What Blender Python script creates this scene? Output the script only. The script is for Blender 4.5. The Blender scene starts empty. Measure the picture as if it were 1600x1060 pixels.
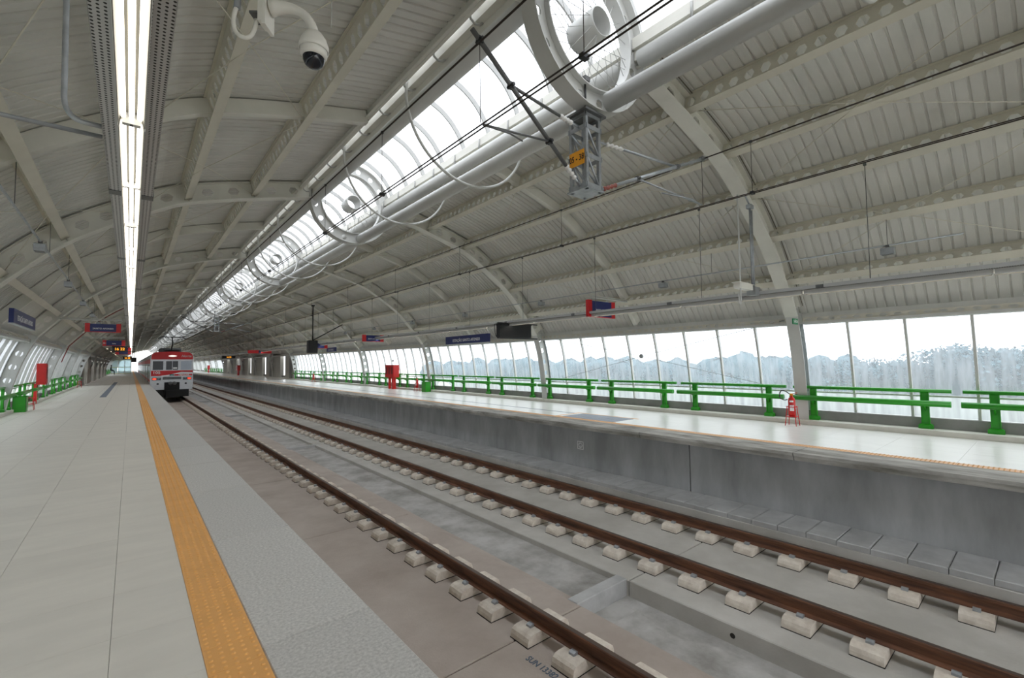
import bpy, math, random
from mathutils import Vector, Matrix
random.seed(7)
R = math.radians
scn = bpy.context.scene
COL = scn.collection

# ---------------------------------------------------------------- camera, sky, exposure
cam_d = bpy.data.cameras.new('camera')
cam_d.sensor_fit = 'HORIZONTAL'; cam_d.sensor_width = 36.0
cam_d.lens = 711.0 / 1600.0 * 36.0
cam_d.clip_start = 0.05; cam_d.clip_end = 600
cam = bpy.data.objects.new('camera', cam_d); COL.objects.link(cam)
_M = ((0.767, -0.024, 0.641), (-0.641, -0.045, 0.766), (-0.010, 0.999, 0.050))
_x = Vector([r[0] for r in _M]).normalized(); _f = Vector([r[2] for r in _M]).normalized()
_u = _f.cross(_x); _u = (-_u if _u.z < 0 else _u).normalized(); _x = _f.cross(_u).normalized()
cam.matrix_world = Matrix(((_x.x, _u.x, -_f.x, 0), (_x.y, _u.y, -_f.y, 0), (_x.z, _u.z, -_f.z, 1.535), (0, 0, 0, 1)))
scn.camera = cam
vs = scn.view_settings
vs.view_transform = 'Standard'; vs.look = 'None'; vs.gamma = 1.0; vs.use_curve_mapping = False
vs.exposure = 2.08
SKY_HORIZON = .72
w = bpy.data.worlds.new('overcast'); scn.world = w; w.use_nodes = True
nt = w.node_tree
bg = nt.nodes['Background']; bg.inputs['Strength'].default_value = 1.45
tc = nt.nodes.new('ShaderNodeTexCoord'); no = nt.nodes.new('ShaderNodeTexNoise'); no.inputs['Scale'].default_value = 2.5
no.inputs['Detail'].default_value = 4
rp = nt.nodes.new('ShaderNodeValToRGB')
rp.color_ramp.elements[0].position = .3; rp.color_ramp.elements[0].color = (.88, .92, .97, 1)
rp.color_ramp.elements[1].position = .7; rp.color_ramp.elements[1].color = (.98, .985, 1.0, 1)
nt.links.new(tc.outputs['Generated'], no.inputs['Vector']); nt.links.new(no.outputs['Fac'], rp.inputs['Fac'])
nt.links.new(rp.outputs['Color'], bg.inputs['Color'])
# overcast sky, brighter overhead than at the horizon
sx_ = nt.nodes.new('ShaderNodeSeparateXYZ'); nt.links.new(tc.outputs['Generated'], sx_.inputs[0])
mr_ = nt.nodes.new('ShaderNodeMapRange'); mr_.inputs['To Min'].default_value = SKY_HORIZON; mr_.inputs['To Max'].default_value = SKY_HORIZON * 2.3
nt.links.new(sx_.outputs['Z'], mr_.inputs['Value']); nt.links.new(mr_.outputs['Result'], bg.inputs['Strength'])
try:
    scn.cycles.max_bounces = 12; scn.cycles.diffuse_bounces = 8; scn.cycles.transparent_max_bounces = 24
    scn.cycles.caustics_reflective = False; scn.cycles.caustics_refractive = False
    scn.cycles.sample_clamp_indirect = 6
except Exception:
    pass

# ---------------------------------------------------------------- materials
def lin(c):
    c = c / 255.0
    return c / 12.92 if c <= .04045 else ((c + .055) / 1.055) ** 2.4
def rgb(r, g, b): return (lin(r), lin(g), lin(b), 1)
MATS = {}
def mat(name, col, rough=.5, metal=0., var=.06, scale=3.0, bump=0., bscale=40., stretch=(1, 1, 1), col2=None, emit=0., rnd=0., spec=.5):
    m = bpy.data.materials.new(name); m.use_nodes = True
    t = m.node_tree; N = t.nodes; L = t.links; b = N['Principled BSDF']
    b.inputs['Roughness'].default_value = rough; b.inputs['Metallic'].default_value = metal
    b.inputs['Specular IOR Level'].default_value = spec
    tc = N.new('ShaderNodeTexCoord'); mp = N.new('ShaderNodeMapping'); mp.inputs['Scale'].default_value = stretch
    geo = N.new('ShaderNodeNewGeometry')
    L.new(geo.outputs['Position'], mp.inputs['Vector'])
    n = N.new('ShaderNodeTexNoise'); n.inputs['Scale'].default_value = scale; n.inputs['Detail'].default_value = 6; n.inputs['Roughness'].default_value = .62
    L.new(mp.outputs['Vector'], n.inputs['Vector'])
    r = N.new('ShaderNodeValToRGB'); e = r.color_ramp.elements
    c2 = col2 if col2 else tuple(max(0, c * (1 - var * 2.2)) for c in col[:3]) + (1,)
    e[0].position = .34; e[0].color = c2; e[1].position = .66; e[1].color = col
    L.new(n.outputs['Fac'], r.inputs['Fac'])
    out = r.outputs['Color']
    if rnd:
        oi = N.new('ShaderNodeObjectInfo'); mr = N.new('ShaderNodeMapRange')
        mr.inputs['To Min'].default_value = 1 - rnd; mr.inputs['To Max'].default_value = 1 + rnd
        L.new(oi.outputs['Random'], mr.inputs['Value'])
        hs = N.new('ShaderNodeHueSaturation'); L.new(mr.outputs['Result'], hs.inputs['Value']); L.new(out, hs.inputs['Color']); out = hs.outputs['Color']
    L.new(out, b.inputs['Base Color'])
    if emit:
        b.inputs['Emission Color'].default_value = col; b.inputs['Emission Strength'].default_value = emit
    if bump:
        n2 = N.new('ShaderNodeTexNoise'); n2.inputs['Scale'].default_value = bscale; n2.inputs['Detail'].default_value = 4
        L.new(mp.outputs['Vector'], n2.inputs['Vector'])
        bp = N.new('ShaderNodeBump'); bp.inputs['Strength'].default_value = bump; bp.inputs['Distance'].default_value = .01
        L.new(n2.outputs['Fac'], bp.inputs['Height']); L.new(bp.outputs['Normal'], b.inputs['Normal'])
    MATS[name] = m
    return m
def emis(name, col, s):
    m = bpy.data.materials.new(name); m.use_nodes = True
    t = m.node_tree; t.nodes.clear()
    o = t.nodes.new('ShaderNodeOutputMaterial'); e = t.nodes.new('ShaderNodeEmission')
    e.inputs['Color'].default_value = col; e.inputs['Strength'].default_value = s
    t.links.new(e.outputs[0], o.inputs[0]); MATS[name] = m
    return m
def glassy(name, clear, tint, milk, streak=True, lo=.0, hi=.35):
    """sheet glazing: clear transmission mixed with a milky scattering film in vertical streaks"""
    m = bpy.data.materials.new(name); m.use_nodes = True
    t = m.node_tree; N = t.nodes; L = t.links; N.clear()
    o = N.new('ShaderNodeOutputMaterial')
    tr = N.new('ShaderNodeBsdfTransparent'); tr.inputs['Color'].default_value = tint
    tl = N.new('ShaderNodeBsdfTranslucent'); tl.inputs['Color'].default_value = milk
    df = N.new('ShaderNodeBsdfDiffuse'); df.inputs['Color'].default_value = milk
    mx = N.new('ShaderNodeMixShader'); mx.inputs[0].default_value = .35
    L.new(tl.outputs[0], mx.inputs[1]); L.new(df.outputs[0], mx.inputs[2])
    m2 = N.new('ShaderNodeMixShader')
    L.new(tr.outputs[0], m2.inputs[1]); L.new(mx.outputs[0], m2.inputs[2])
    if streak:
        g = N.new('ShaderNodeNewGeometry'); mp = N.new('ShaderNodeMapping'); mp.inputs['Scale'].default_value = (9, 9, .35)
        n = N.new('ShaderNodeTexNoise'); n.inputs['Scale'].default_value = 1.0; n.inputs['Detail'].default_value = 5
        L.new(g.outputs['Position'], mp.inputs['Vector']); L.new(mp.outputs['Vector'], n.inputs['Vector'])
        mr = N.new('ShaderNodeMapRange'); mr.inputs['From Min'].default_value = .3; mr.inputs['From Max'].default_value = .7
        mr.inputs['To Min'].default_value = lo; mr.inputs['To Max'].default_value = hi
        L.new(n.outputs['Fac'], mr.inputs['Value']); L.new(mr.outputs['Result'], m2.inputs[0])
    else:
        m2.inputs[0].default_value = 1 - clear
    gl = N.new('ShaderNodeBsdfGlossy'); gl.inputs['Roughness'].default_value = .12
    m3 = N.new('ShaderNodeMixShader'); m3.inputs[0].default_value = .035; L.new(m2.outputs[0], m3.inputs[1]); L.new(gl.outputs[0], m3.inputs[2])
    L.new(m3.outputs[0], o.inputs[0]); MATS[name] = m
    return m

STEEL = mat('cream_painted_steel', rgb(222, 220, 212), .45, 0, .05, 1.5)
SHEET = mat('cream_roof_sheet', rgb(218, 217, 212), .45, 0, .06, .9, stretch=(1, 2.5, 1))
PURL = mat('cream_purlin_paint', rgb(214, 209, 195), .5, 0, .06, 1.2)
WHITE = mat('white_painted_steel', rgb(200, 200, 197), .38, 0, .03, 2)
GALV = mat('galvanised_steel', rgb(176, 180, 184), .42, .55, .12, 9)
GALVD = mat('weathered_galvanised_steel', rgb(112, 113, 113), .5, .5, .12, 9)
DARK = mat('dark_pipe_metal', rgb(112, 112, 112), .45, .5, .1, 8)
BLACK = mat('black_plastic', rgb(22, 22, 24), .45, 0, .1, 8)
WIRE = mat('dark_copper_wire', rgb(58, 48, 42), .5, .5, .1, 8)
GREEN = mat('green_gloss_paint', rgb(38, 150, 24), .32, 0, .05, 4)
RED = mat('red_gloss_paint', rgb(205, 28, 24), .35, 0, .06, 4)
DRED = mat('dark_red_panel', rgb(120, 18, 20), .3, 0, .1, 4)
BLUE = mat('navy_sign_face', rgb(30, 42, 104), .4, 0, .05, 4)
SREDM = mat('red_sign_face', rgb(205, 30, 36), .4, 0, .05, 4)
LETTER = mat('white_lettering', rgb(240, 240, 240), .5, 0, .01, 4)
BLKLET = mat('black_lettering', rgb(20, 18, 12), .5, 0, .01, 4)
ORANGE = mat('orange_plate', rgb(245, 165, 20), .45, 0, .04, 6)
PORC = mat('white_porcelain', rgb(228, 226, 224), .2, 0, .03, 6)
PORCR = mat('brown_porcelain', rgb(150, 80, 70), .25, 0, .05, 6)
FLOOR = mat('pale_stone_floor', rgb(221, 217, 209), .55, 0, .035, 1.6, bump=.05, bscale=60, stretch=(1, 3, 1), rnd=.025)
FLOORR = mat('pale_stone_floor_far', rgb(226, 225, 220), .3, 0, .03, 1.6, stretch=(3, 1, 1), rnd=.02)
GRAN = mat('grey_granite_edge', rgb(212, 210, 206), .6, 0, .11, 55, bump=.15, bscale=160, col2=rgb(178, 176, 173), rnd=.03)
TACT = mat('ochre_tactile_rubber', rgb(236, 174, 98), .5, 0, .035, 5, rnd=.02)
TACTR = mat('pale_orange_tactile', rgb(240, 186, 126), .5, 0, .05, 5)
TACTD = mat('blue_grey_tactile', rgb(120, 130, 146), .5, 0, .05, 5)
GROUT = mat('floor_joint', rgb(168, 164, 158), .8, 0, .05, 5)
SLABB = mat('brownish_track_concrete', rgb(194, 183, 174), .8, 0, .1, .9, bump=.2, bscale=45, col2=rgb(172, 159, 149))
SLABG = mat('grey_track_concrete', rgb(207, 204, 199), .8, 0, .1, 1.1, bump=.25, bscale=40, col2=rgb(186, 183, 177))
CHAN = mat('blotchy_channel_concrete', rgb(198, 196, 194), .75, 0, .2, 1.7, bump=.3, bscale=25, col2=rgb(150, 147, 142))
BARM = mat('grey_white_glazing_bar', rgb(176, 176, 174), .4, 0, .03, 2)
WALLC = mat('stained_wall_concrete', rgb(182, 183, 184), .8, 0, .16, 1.6, bump=.25, bscale=30, stretch=(1, 1, .3), col2=rgb(150, 151, 151))
COPE = mat('rough_coping_concrete', rgb(200, 198, 193), .85, 0, .16, 4, bump=.5, bscale=30, stretch=(1, .3, 1), col2=rgb(132, 129, 122))
COVER = mat('trough_cover_concrete', rgb(196, 196, 196), .8, 0, .12, 2.2, bump=.25, bscale=40, rnd=.04)
BLOCK = mat('beige_sleeper_concrete', rgb(236, 227, 215), .8, 0, .1, 9, bump=.35, bscale=60, col2=rgb(212, 200, 187), rnd=.05)
BOOT = mat('black_rubber_boot', rgb(52, 48, 46), .8, 0, .1, 9)
RUST = mat('rusty_rail_side', rgb(128, 86, 62), .7, .1, .2, 7, stretch=(1, .25, 3), col2=rgb(78, 54, 43))
RTOP = mat('worn_rail_head', rgb(110, 92, 82), .35, .7, .1, 7, stretch=(1, .2, 1))
UPST = mat('grey_upstand_concrete', rgb(140, 139, 137), .8, 0, .1, 2, bump=.2)
CURB = mat('pale_curb_stone', rgb(210, 207, 198), .6, 0, .06, 3)
ROOMW = mat('painted_room_wall', rgb(178, 176, 168), .6, 0, .05, 1)
DOORM = mat('grey_room_door', rgb(120, 120, 116), .5, 0, .05, 1)
STAIN = mat('stainless_train_body', rgb(176, 178, 180), .32, .75, .05, 3, stretch=(1, .2, 4))
TGLASS = mat('dark_train_glass', rgb(34, 40, 42), .15, 0, .05, 3, spec=.2)
TGLASSL = mat('bluish_train_glass', rgb(120, 135, 150), .1, 0, .05, 3)
UNDER = mat('black_underframe', rgb(26, 25, 25), .7, 0, .1, 5)
SMOKE = mat('smoked_dome', rgb(22, 24, 34), .06, 0, .05, 5)
PLASTW = mat('white_camera_plastic', rgb(232, 229, 222), .35, 0, .02, 5)
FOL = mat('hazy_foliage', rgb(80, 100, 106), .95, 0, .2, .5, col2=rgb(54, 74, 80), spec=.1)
GRND = mat('distant_ground', rgb(165, 168, 155), .9, 0, .15, .1)
HAIR = mat('dark_clothing', rgb(38, 38, 44), .8, 0, .1, 9)
SKIN = mat('skin_tone', rgb(190, 140, 112), .6, 0, .05, 9)
MIRROR = mat('bright_reflector', rgb(104, 102, 95), .6, .0, .02, 3, spec=.15)
GAP = mat('dark_joint', rgb(60, 58, 55), .9, 0, .1, 5)
LAMP = emis('lit_fluorescent_tube', (1, .94, .82, 1), 2.0)
LAMPD = emis('lit_downlight', (1, .85, .62, 1), 4.0)
LEDO = emis('orange_led', (1, .36, .02, 1), .5)
TAIL = emis('red_tail_lamp', (1, .06, .03, 1), .45)
HEADS = emis('lit_headboard', (1, .95, .85, 1), .25)
WALLG = glassy('streaked_wall_glazing', .7, (.93, .97, 1, 1), (.43, .46, .49, 1), True, .30, .58)
LOWG = glassy('milky_lower_glazing', .3, (.9, .95, .95, 1), (.62, .66, .66, 1), True, .45, .7)
LEFTG = glassy('matt_white_wall_glazing', .2, (.9, .93, .95, 1), (.29, .305, .32, 1), True, .82, .95)
SKYG = glassy('skylight_glazing', .8, (.46, .47, .48, 1), (.95, .97, 1, 1), False)
KIOSKG = glassy('pale_kiosk_glazing', .45, (.8, .95, .98, 1), (.85, .95, .95, 1), False)

def tray_mat():
    m = bpy.data.materials.new('perforated_tray_steel'); m.use_nodes = True
    t = m.node_tree; N = t.nodes; L = t.links; b = N['Principled BSDF']
    b.inputs['Roughness'].default_value = .5; b.inputs['Metallic'].default_value = .45
    tc = N.new('ShaderNodeTexCoord'); sp = N.new('ShaderNodeSeparateXYZ'); L.new(tc.outputs['Object'], sp.inputs[0])
    def cell(o, p):
        a = N.new('ShaderNodeMath'); a.operation = 'DIVIDE'; a.inputs[1].default_value = p; L.new(o, a.inputs[0])
        f = N.new('ShaderNodeMath'); f.operation = 'FRACT'; L.new(a.outputs[0], f.inputs[0])
        s = N.new('ShaderNodeMath'); s.operation = 'SUBTRACT'; s.inputs[1].default_value = .5; L.new(f.outputs[0], s.inputs[0])
        q = N.new('ShaderNodeMath'); q.operation = 'POWER'; q.inputs[1].default_value = 2; L.new(s.outputs[0], q.inputs[0])
        return q.outputs[0]
    a = N.new('ShaderNodeMath'); a.operation = 'ADD'
    L.new(cell(sp.outputs['X'], .023), a.inputs[0]); L.new(cell(sp.outputs['Y'], .025), a.inputs[1])
    lt = N.new('ShaderNodeMath'); lt.operation = 'LESS_THAN'; lt.inputs[1].default_value = .062; L.new(a.outputs[0], lt.inputs[0])
    mx = N.new('ShaderNodeMix'); mx.data_type = 'RGBA'
    mx.inputs[6].default_value = rgb(186, 186, 186); mx.inputs[7].default_value = rgb(24, 23, 22)
    L.new(lt.outputs[0], mx.inputs[0]); L.new(mx.outputs[2], b.inputs['Base Color'])
    return m
TRAY = tray_mat()

# ---------------------------------------------------------------- mesh helpers
class MB:
    def __init__(s): s.v = []; s.f = []; s.m = []; s.mats = []; s.smooth = []
    def mi(s, m):
        if m not in s.mats: s.mats.append(m)
        return s.mats.index(m)
    def face(s, idx, m, sm=False): s.f.append(idx); s.m.append(s.mi(m)); s.smooth.append(sm)
    def quad(s, a, b, c, d, m, sm=False):
        i = len(s.v); s.v += [a, b, c, d]; s.face((i, i + 1, i + 2, i + 3), m, sm)
    def box(s, x0, x1, y0, y1, z0, z1, m):
        i = len(s.v)
        s.v += [(x0, y0, z0), (x1, y0, z0), (x1, y1, z0), (x0, y1, z0), (x0, y0, z1), (x1, y0, z1), (x1, y1, z1), (x0, y1, z1)]
        for q in ((0, 3, 2, 1), (4, 5, 6, 7), (0, 1, 5, 4), (1, 2, 6, 5), (2, 3, 7, 6), (3, 0, 4, 7)):
            s.face(tuple(i + k for k in q), m)
        return s
    def cbox(s, c, d, m): return s.box(c[0] - d[0] / 2, c[0] + d[0] / 2, c[1] - d[1] / 2, c[1] + d[1] / 2, c[2] - d[2] / 2, c[2] + d[2] / 2, m)
    def bbox(s, x0, x1, y0, y1, z0, z1, m, c=.01):
        """box with chamfered top edges"""
        i = len(s.v); c = min(c, (x1 - x0) / 3, (y1 - y0) / 3, (z1 - z0) / 2)
        for z, o in ((z0, 0), (z1 - c, 0), (z1, c)):
            s.v += [(x0 + o, y0 + o, z), (x1 - o, y0 + o, z), (x1 - o, y1 - o, z), (x0 + o, y1 - o, z)]
        s.face((i, i + 3, i + 2, i + 1), m); s.face((i + 8, i + 9, i + 10, i + 11), m)
        for r in (0, 4):
            for k in range(4):
                j = (k + 1) % 4; s.face((i + r + k, i + r + j, i + r + 4 + j, i + r + 4 + k), m)
        return s
    def prism_y(s, prof, y0, y1, m, caps=True, closed=True, sm=False):
        """profile of (x,z) swept along Y"""
        i = len(s.v); n = len(prof)
        s.v += [(x, y0, z) for x, z in prof] + [(x, y1, z) for x, z in prof]
        for k in range(n if closed else n - 1):
            j = (k + 1) % n; s.face((i + k, i + n + k, i + n + j, i + j), m, sm)
        if caps and closed:
            s.face(tuple(i + k for k in range(n)), m); s.face(tuple(i + n + k for k in reversed(range(n))), m)
        return s
    def tube(s, pts, r, m, n=8, caps=True, closed=False):
        pts = [Vector(p) for p in pts]; N = len(pts); i0 = len(s.v); up = None
        for k, p in enumerate(pts):
            if closed: d = pts[(k + 1) % N] - pts[k - 1]
            else: d = pts[min(k + 1, N - 1)] - pts[max(k - 1, 0)]
            d.normalize()
            if up is None:
                up = Vector((0, 0, 1)) if abs(d.z) < .9 else Vector((1, 0, 0))
            a = d.cross(up).normalized(); b = a.cross(d).normalized(); up = b
            rr = r[k] if isinstance(r, (list, tuple)) else r
            for q in range(n):
                t = 2 * math.pi * q / n; s.v.append(tuple(p + a * (rr * math.cos(t)) + b * (rr * math.sin(t))))
        for k in range(N if closed else N - 1):
            k2 = (k + 1) % N
            for q in range(n):
                j = (q + 1) % n
                s.face((i0 + k * n + q, i0 + k * n + j, i0 + k2 * n + j, i0 + k2 * n + q), m, True)
        if caps and not closed:
            s.face(tuple(i0 + q for q in reversed(range(n))), m); s.face(tuple(i0 + (N - 1) * n + q for q in range(n)), m)
        return s
    def lathe(s, prof, m, n=20, c=(0, 0, 0), axis='z', ang0=0, ang1=2 * math.pi):
        """profile of (radius, height) spun about the axis"""
        i0 = len(s.v); full = abs(ang1 - ang0 - 2 * math.pi) < 1e-6; cnt = n if full else n + 1
        for k in range(cnt):
            t = ang0 + (ang1 - ang0) * k / n
            for r, h in prof:
                if axis == 'z': s.v.append((c[0] + r * math.cos(t), c[1] + r * math.sin(t), c[2] + h))
                elif axis == 'y': s.v.append((c[0] + r * math.cos(t), c[1] + h, c[2] + r * math.sin(t)))
                else: s.v.append((c[0] + h, c[1] + r * math.cos(t), c[2] + r * math.sin(t)))
        P = len(prof)
        for k in range(n):
            k2 = (k + 1) % cnt
            for j in range(P - 1):
                s.face((i0 + k * P + j, i0 + k2 * P + j, i0 + k2 * P + j + 1, i0 + k * P + j + 1), m, True)
        return s
    def mesh(s, name):
        me = bpy.data.meshes.new(name); me.from_pydata([tuple(v) for v in s.v], [], s.f)
        for m in s.mats: me.materials.append(m)
        me.polygons.foreach_set('material_index', s.m); me.polygons.foreach_set('use_smooth', s.smooth)
        me.update(); return me
def ob(name, me, parent=None, loc=(0, 0, 0), rot=(0, 0, 0)):
    if isinstance(me, MB): me = me.mesh(name)
    o = bpy.data.objects.new(name, me); COL.objects.link(o); o.location = loc; o.rotation_euler = rot
    if parent: o.parent = parent
    return o
def tag(o, label=None, cat=None, group=None, kind=None):
    if label: o['label'] = label
    if cat: o['category'] = cat
    if group: o['group'] = group
    if kind: o['kind'] = kind
    return o
def empty(name, loc=(0, 0, 0), rot=(0, 0, 0), **k):
    o = bpy.data.objects.new(name, None); COL.objects.link(o); o.location = loc; o.rotation_euler = rot
    o.empty_display_size = .2
    return tag(o, **k)
def copy_tree(o, parent=None, loc=None):
    c = o.copy(); COL.objects.link(c); c.parent = parent
    if loc is not None: c.location = loc
    for ch in list(o.children): copy_tree(ch, c)
    return c
def text(name, s, size, m, parent, loc, rot, ext=.002, align='CENTER', sx=1.0, shear=0.):
    cu = bpy.data.curves.new(name, 'FONT'); cu.body = s; cu.size = size; cu.extrude = ext; cu.align_x = align; cu.align_y = 'CENTER'
    cu.shear = shear; cu.resolution_u = 3; cu.offset = size * .012
    cu.materials.append(m)
    t = bpy.data.objects.new(name, cu); COL.objects.link(t)
    me = bpy.data.meshes.new_from_object(t); bpy.data.objects.remove(t)
    o = ob(name, me, parent, loc, rot); o.scale = (sx, 1, 1)
    return o
ORD = 'first second third fourth fifth sixth seventh eighth ninth tenth eleventh twelfth thirteenth fourteenth fifteenth sixteenth seventeenth eighteenth nineteenth twentieth'.split()
ORD += ['twenty-' + a for a in ORD[:9]] + ['thirtieth']
FACE_CAM = (R(90), 0, 0); FACE_LEFT = (R(90), 0, R(-90)); FACE_RIGHT = (R(90), 0, R(90))

# ---------------------------------------------------------------- layout constants
XC = 4.74                      # centre line of the vault
BAY = 8.85; Y0 = 3.95          # arch ribs stand at Y0 + k*BAY
K0, K1 = -2, 19
KF = 9                         # bays from here on are too far to pick apart                # first and last rib
YA, YB = Y0 + K0 * BAY, Y0 + K1 * BAY
YE = 178
ROOM0, ROOM1 = 5, 10           # bays with rooms instead of glass
TR1, TR2 = 2.765, 6.90         # track centre lines
GAU = .835
RT = -1.265                    # rail top
SLAB = -1.54

def catmull(P, n=6):
    out = []
    for i in range(len(P) - 1):
        p0 = P[max(i - 1, 0)]; p1 = P[i]; p2 = P[i + 1]; p3 = P[min(i + 2, len(P) - 1)]
        for k in range(n):
            t = k / n
            out.append(tuple(.5 * ((2 * p1[j]) + (-p0[j] + p2[j]) * t + (2 * p0[j] - 5 * p1[j] + 4 * p2[j] - p3[j]) * t * t + (-p0[j] + 3 * p1[j] - 3 * p2[j] + p3[j]) * t ** 3) for j in (0, 1)))
    out.append(P[-1]); return out
ROOFP = catmull([(1.08, 6.02), (1.5, 5.92), (2.41, 5.70), (3.68, 5.33), (4.46, 4.94), (5.71, 4.09), (6.53, 3.24), (7.12, 2.52)], 8)
WALLP = catmull([(7.12, 2.52), (7.36, 1.75), (7.5, .94), (7.57, .3), (7.58, 0)], 5)
class Path:
    def __init__(s, P):
        s.P = [Vector(p) for p in P]; s.S = [0]
        for a, b in zip(s.P, s.P[1:]): s.S.append(s.S[-1] + (b - a).length)
        s.L = s.S[-1]
    def at(s, q, d=0.):
        q = max(0, min(s.L, q)); i = 0
        while i < len(s.P) - 2 and s.S[i + 1] < q: i += 1
        t = (q - s.S[i]) / (s.S[i + 1] - s.S[i])
        def nrm(j):
            T = (s.P[min(j + 1, len(s.P) - 1)] - s.P[max(j - 1, 0)]).normalized(); return Vector((-T.y, T.x))
        n = (nrm(i) * (1 - t) + nrm(i + 1) * t).normalized()
        if n.y < 0 and n.x < 0: n = -n
        p = s.P[i].lerp(s.P[i + 1], t)
        return p + n * d
    def normal(s, q): return (s.at(q, 1) - s.at(q, 0)).normalized()
    def s_of_x(s, x):
        for i in range(len(s.P) - 1):
            if s.P[i].x <= x <= s.P[i + 1].x: return s.S[i] + (x - s.P[i].x) / (s.P[i + 1].x - s.P[i].x) * (s.S[i + 1] - s.S[i])
        return s.L
RP = Path(ROOFP); WP = Path(WALLP)
DEPTH = .42
PURLX = [2.44, 3.78, 4.78, 5.76, 6.56]
HEX = lambda hw, hh: [(-hw, 0), (-hw * .5, -hh), (0, -hh), (hw * .5, -hh), (hw, 0), (hw * .5, hh), (0, hh), (-hw * .5, hh)]
OCT = lambda r: [(-r, 0), (-r * .71, -r * .71), (0, -r), (r * .71, -r * .71), (r, 0), (r * .71, r * .71), (0, r), (-r * .71, r * .71)]
def holed_cell(mb, f, s0, s1, d0, d1, hole, m, th):
    """web cell with an opening; f(s,d,side) gives the 3D point"""
    cs, cd, hs, hd = (s0 + s1) / 2, (d0 + d1) / 2, (s1 - s0) / 2, (d1 - d0) / 2
    outer = [(-hs, 0), (-hs, -hd), (0, -hd), (hs, -hd), (hs, 0), (hs, hd), (0, hd), (-hs, hd)]
    base = len(mb.v)
    for side in (-th / 2, th / 2):
        mb.v += [f(cs + a, cd + b, side) for a, b in outer] + [f(cs + a, cd + b, side) for a, b in hole]
    for lay in (0, 16):
        for k in range(8):
            j = (k + 1) % 8
            mb.face((base + lay + k, base + lay + j, base + lay + 8 + j, base + lay + 8 + k), m)
    for k in range(8):
        j = (k + 1) % 8; mb.face((base + 8 + k, base + 8 + j, base + 24 + j, base + 24 + k), m)

# ================================================================= SETTING: platforms and track bed
floor = empty('floor', label='left platform floor of pale square stone slabs', kind='structure')
fb = MB()
fb.box(-3.0, 1.19, YA, YE, -.25, -.03, GROUT)
fb.box(-3.6, 1.0, YA, YE, -1.9, -.25, WALLC)
ob('platform_slab', fb, floor)
TS = .643
colx = [-.05 - TS * k for k in range(0, 6)]
tile_m = MB().bbox(.001, TS - .001, .0008, TS - .0008, -.03, 0, FLOOR, .0015).mesh('tile')
tile_n = MB().bbox(.001, .3775, .0008, TS - .0008, -.03, 0, FLOOR, .0015).mesh('tile_narrow')
tile_e = MB().bbox(.001, .37, .0008, TS - .0008, -.03, 0, FLOOR, .0015).mesh('tile_edge')
ny = 20; ty0 = 3.475 - 4 * TS
for r in range(ny):
    y = ty0 + r * TS
    ob('tile', tile_n, floor, (-.05, y, 0))
    for k in range(1, 5): ob('tile', tile_m, floor, (-.05 - TS * k, y, 0))
    ob('tile', tile_e, floor, (-.05 - TS * 4 - .376, y, 0))
ye = ty0 + ny * TS
fm = MB()
for (a, b) in ((YA, ty0), (ye, YE)):
    for x0, x1 in [(-.05, .325)] + [(-.05 - TS * k, -.05 - TS * (k - 1)) for k in range(1, 5)] + [(-3.0, -.05 - TS * 4)]:
        y = a
        while y < b - .01:
            y2 = min(b, y + TS * (1 if y < 40 else 4)); fm.quad((x0 + .003, y + .003, 0), (x1 - .003, y + .003, 0), (x1 - .003, y2 - .003, 0), (x0 + .003, y2 - .003, 0), FLOOR); y = y2
tag(ob('far_tiles', fm, floor), kind='stuff')
# tactile strip tiles with domes
def tactile_mesh(name, m, wx, wy, nx, ny_, dome=True):
    t = MB().bbox(.001, wx - .001, .001, wy - .001, -.03, .002, m, .002)
    for i in range(nx):
        for j in range(ny_):
            cx, cy = (i + .5) * wx / nx, (j + .5) * wy / ny_
            t.lathe([(.012, .002), (.009, .0065), (.0, .0075)], m, 8, (cx, cy, 0))
    return t.mesh(name)
tmesh = tactile_mesh('tactile_tile', TACT, .254, .25, 5, 5)
for r in range(100): ob('tactile_tile', tmesh, floor, (.328, 1.0 + .25 * r, 0))
tf = MB().box(.328, .582, YA, 1.0, -.03, .002, TACT).box(.328, .582, 26, YE, -.03, .002, TACT)
tag(ob('far_tactile_strip', tf, floor), kind='stuff')
db = MB().box(-1.15, -.9, 30, 56, -.02, .003, TACTD)
ob('guide_strip', db, floor)
em = MB().bbox(.584, 1.192, .003, 1.92, -.16, 0, GRAN, .006).mesh('edge_slab')
for r in range(12): ob('edge_slab', em, floor, (0, -1.0 + 1.923 * r, 0))
ef = MB().box(.584, 1.192, YA, -1.0, -.16, 0, GRAN).box(.584, 1.192, -1.0 + 1.923 * 12, YE, -.16, 0, GRAN)
tag(ob('far_edge_slabs', ef, floor), kind='stuff')

floor2 = empty('floor', label='right platform floor of pale stone behind an overhanging coping', kind='structure')
f2 = MB(); f2.box(8.85, 12.12, YA, YE, -.25, -.03, GROUT)
ob('platform_slab', f2, floor2)
tm2 = MB().bbox(.001, .999, .001, .999, -.03, 0, FLOORR, .001).mesh('tile')
tm2b = MB().bbox(.001, .858, .001, .999, -.03, 0, FLOORR, .001).mesh('tile')
for r in range(18):
    y = -3 + r * 1.0
    for c in range(2): ob('tile', tm2, floor2, (9.26 + c, y, 0))
    ob('tile', tm2b, floor2, (11.26, y, 0))
fm = MB().box(9.26, 12.12, YA, -3, -.03, 0, FLOORR).box(9.26, 12.12, 15, YE, -.03, 0, FLOORR)
tag(ob('far_tiles', fm, floor2), kind='stuff')
tm3 = tactile_mesh('tactile_tile', TACTR, .2, .25, 4, 5)
for r in range(80): ob('tactile_tile', tm3, floor2, (9.06, -3 + .25 * r, 0))
tf = MB().box(9.06, 9.26, YA, -3, -.03, .002, TACTR).box(9.06, 9.26, 17, YE, -.03, .002, TACTR)
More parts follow.
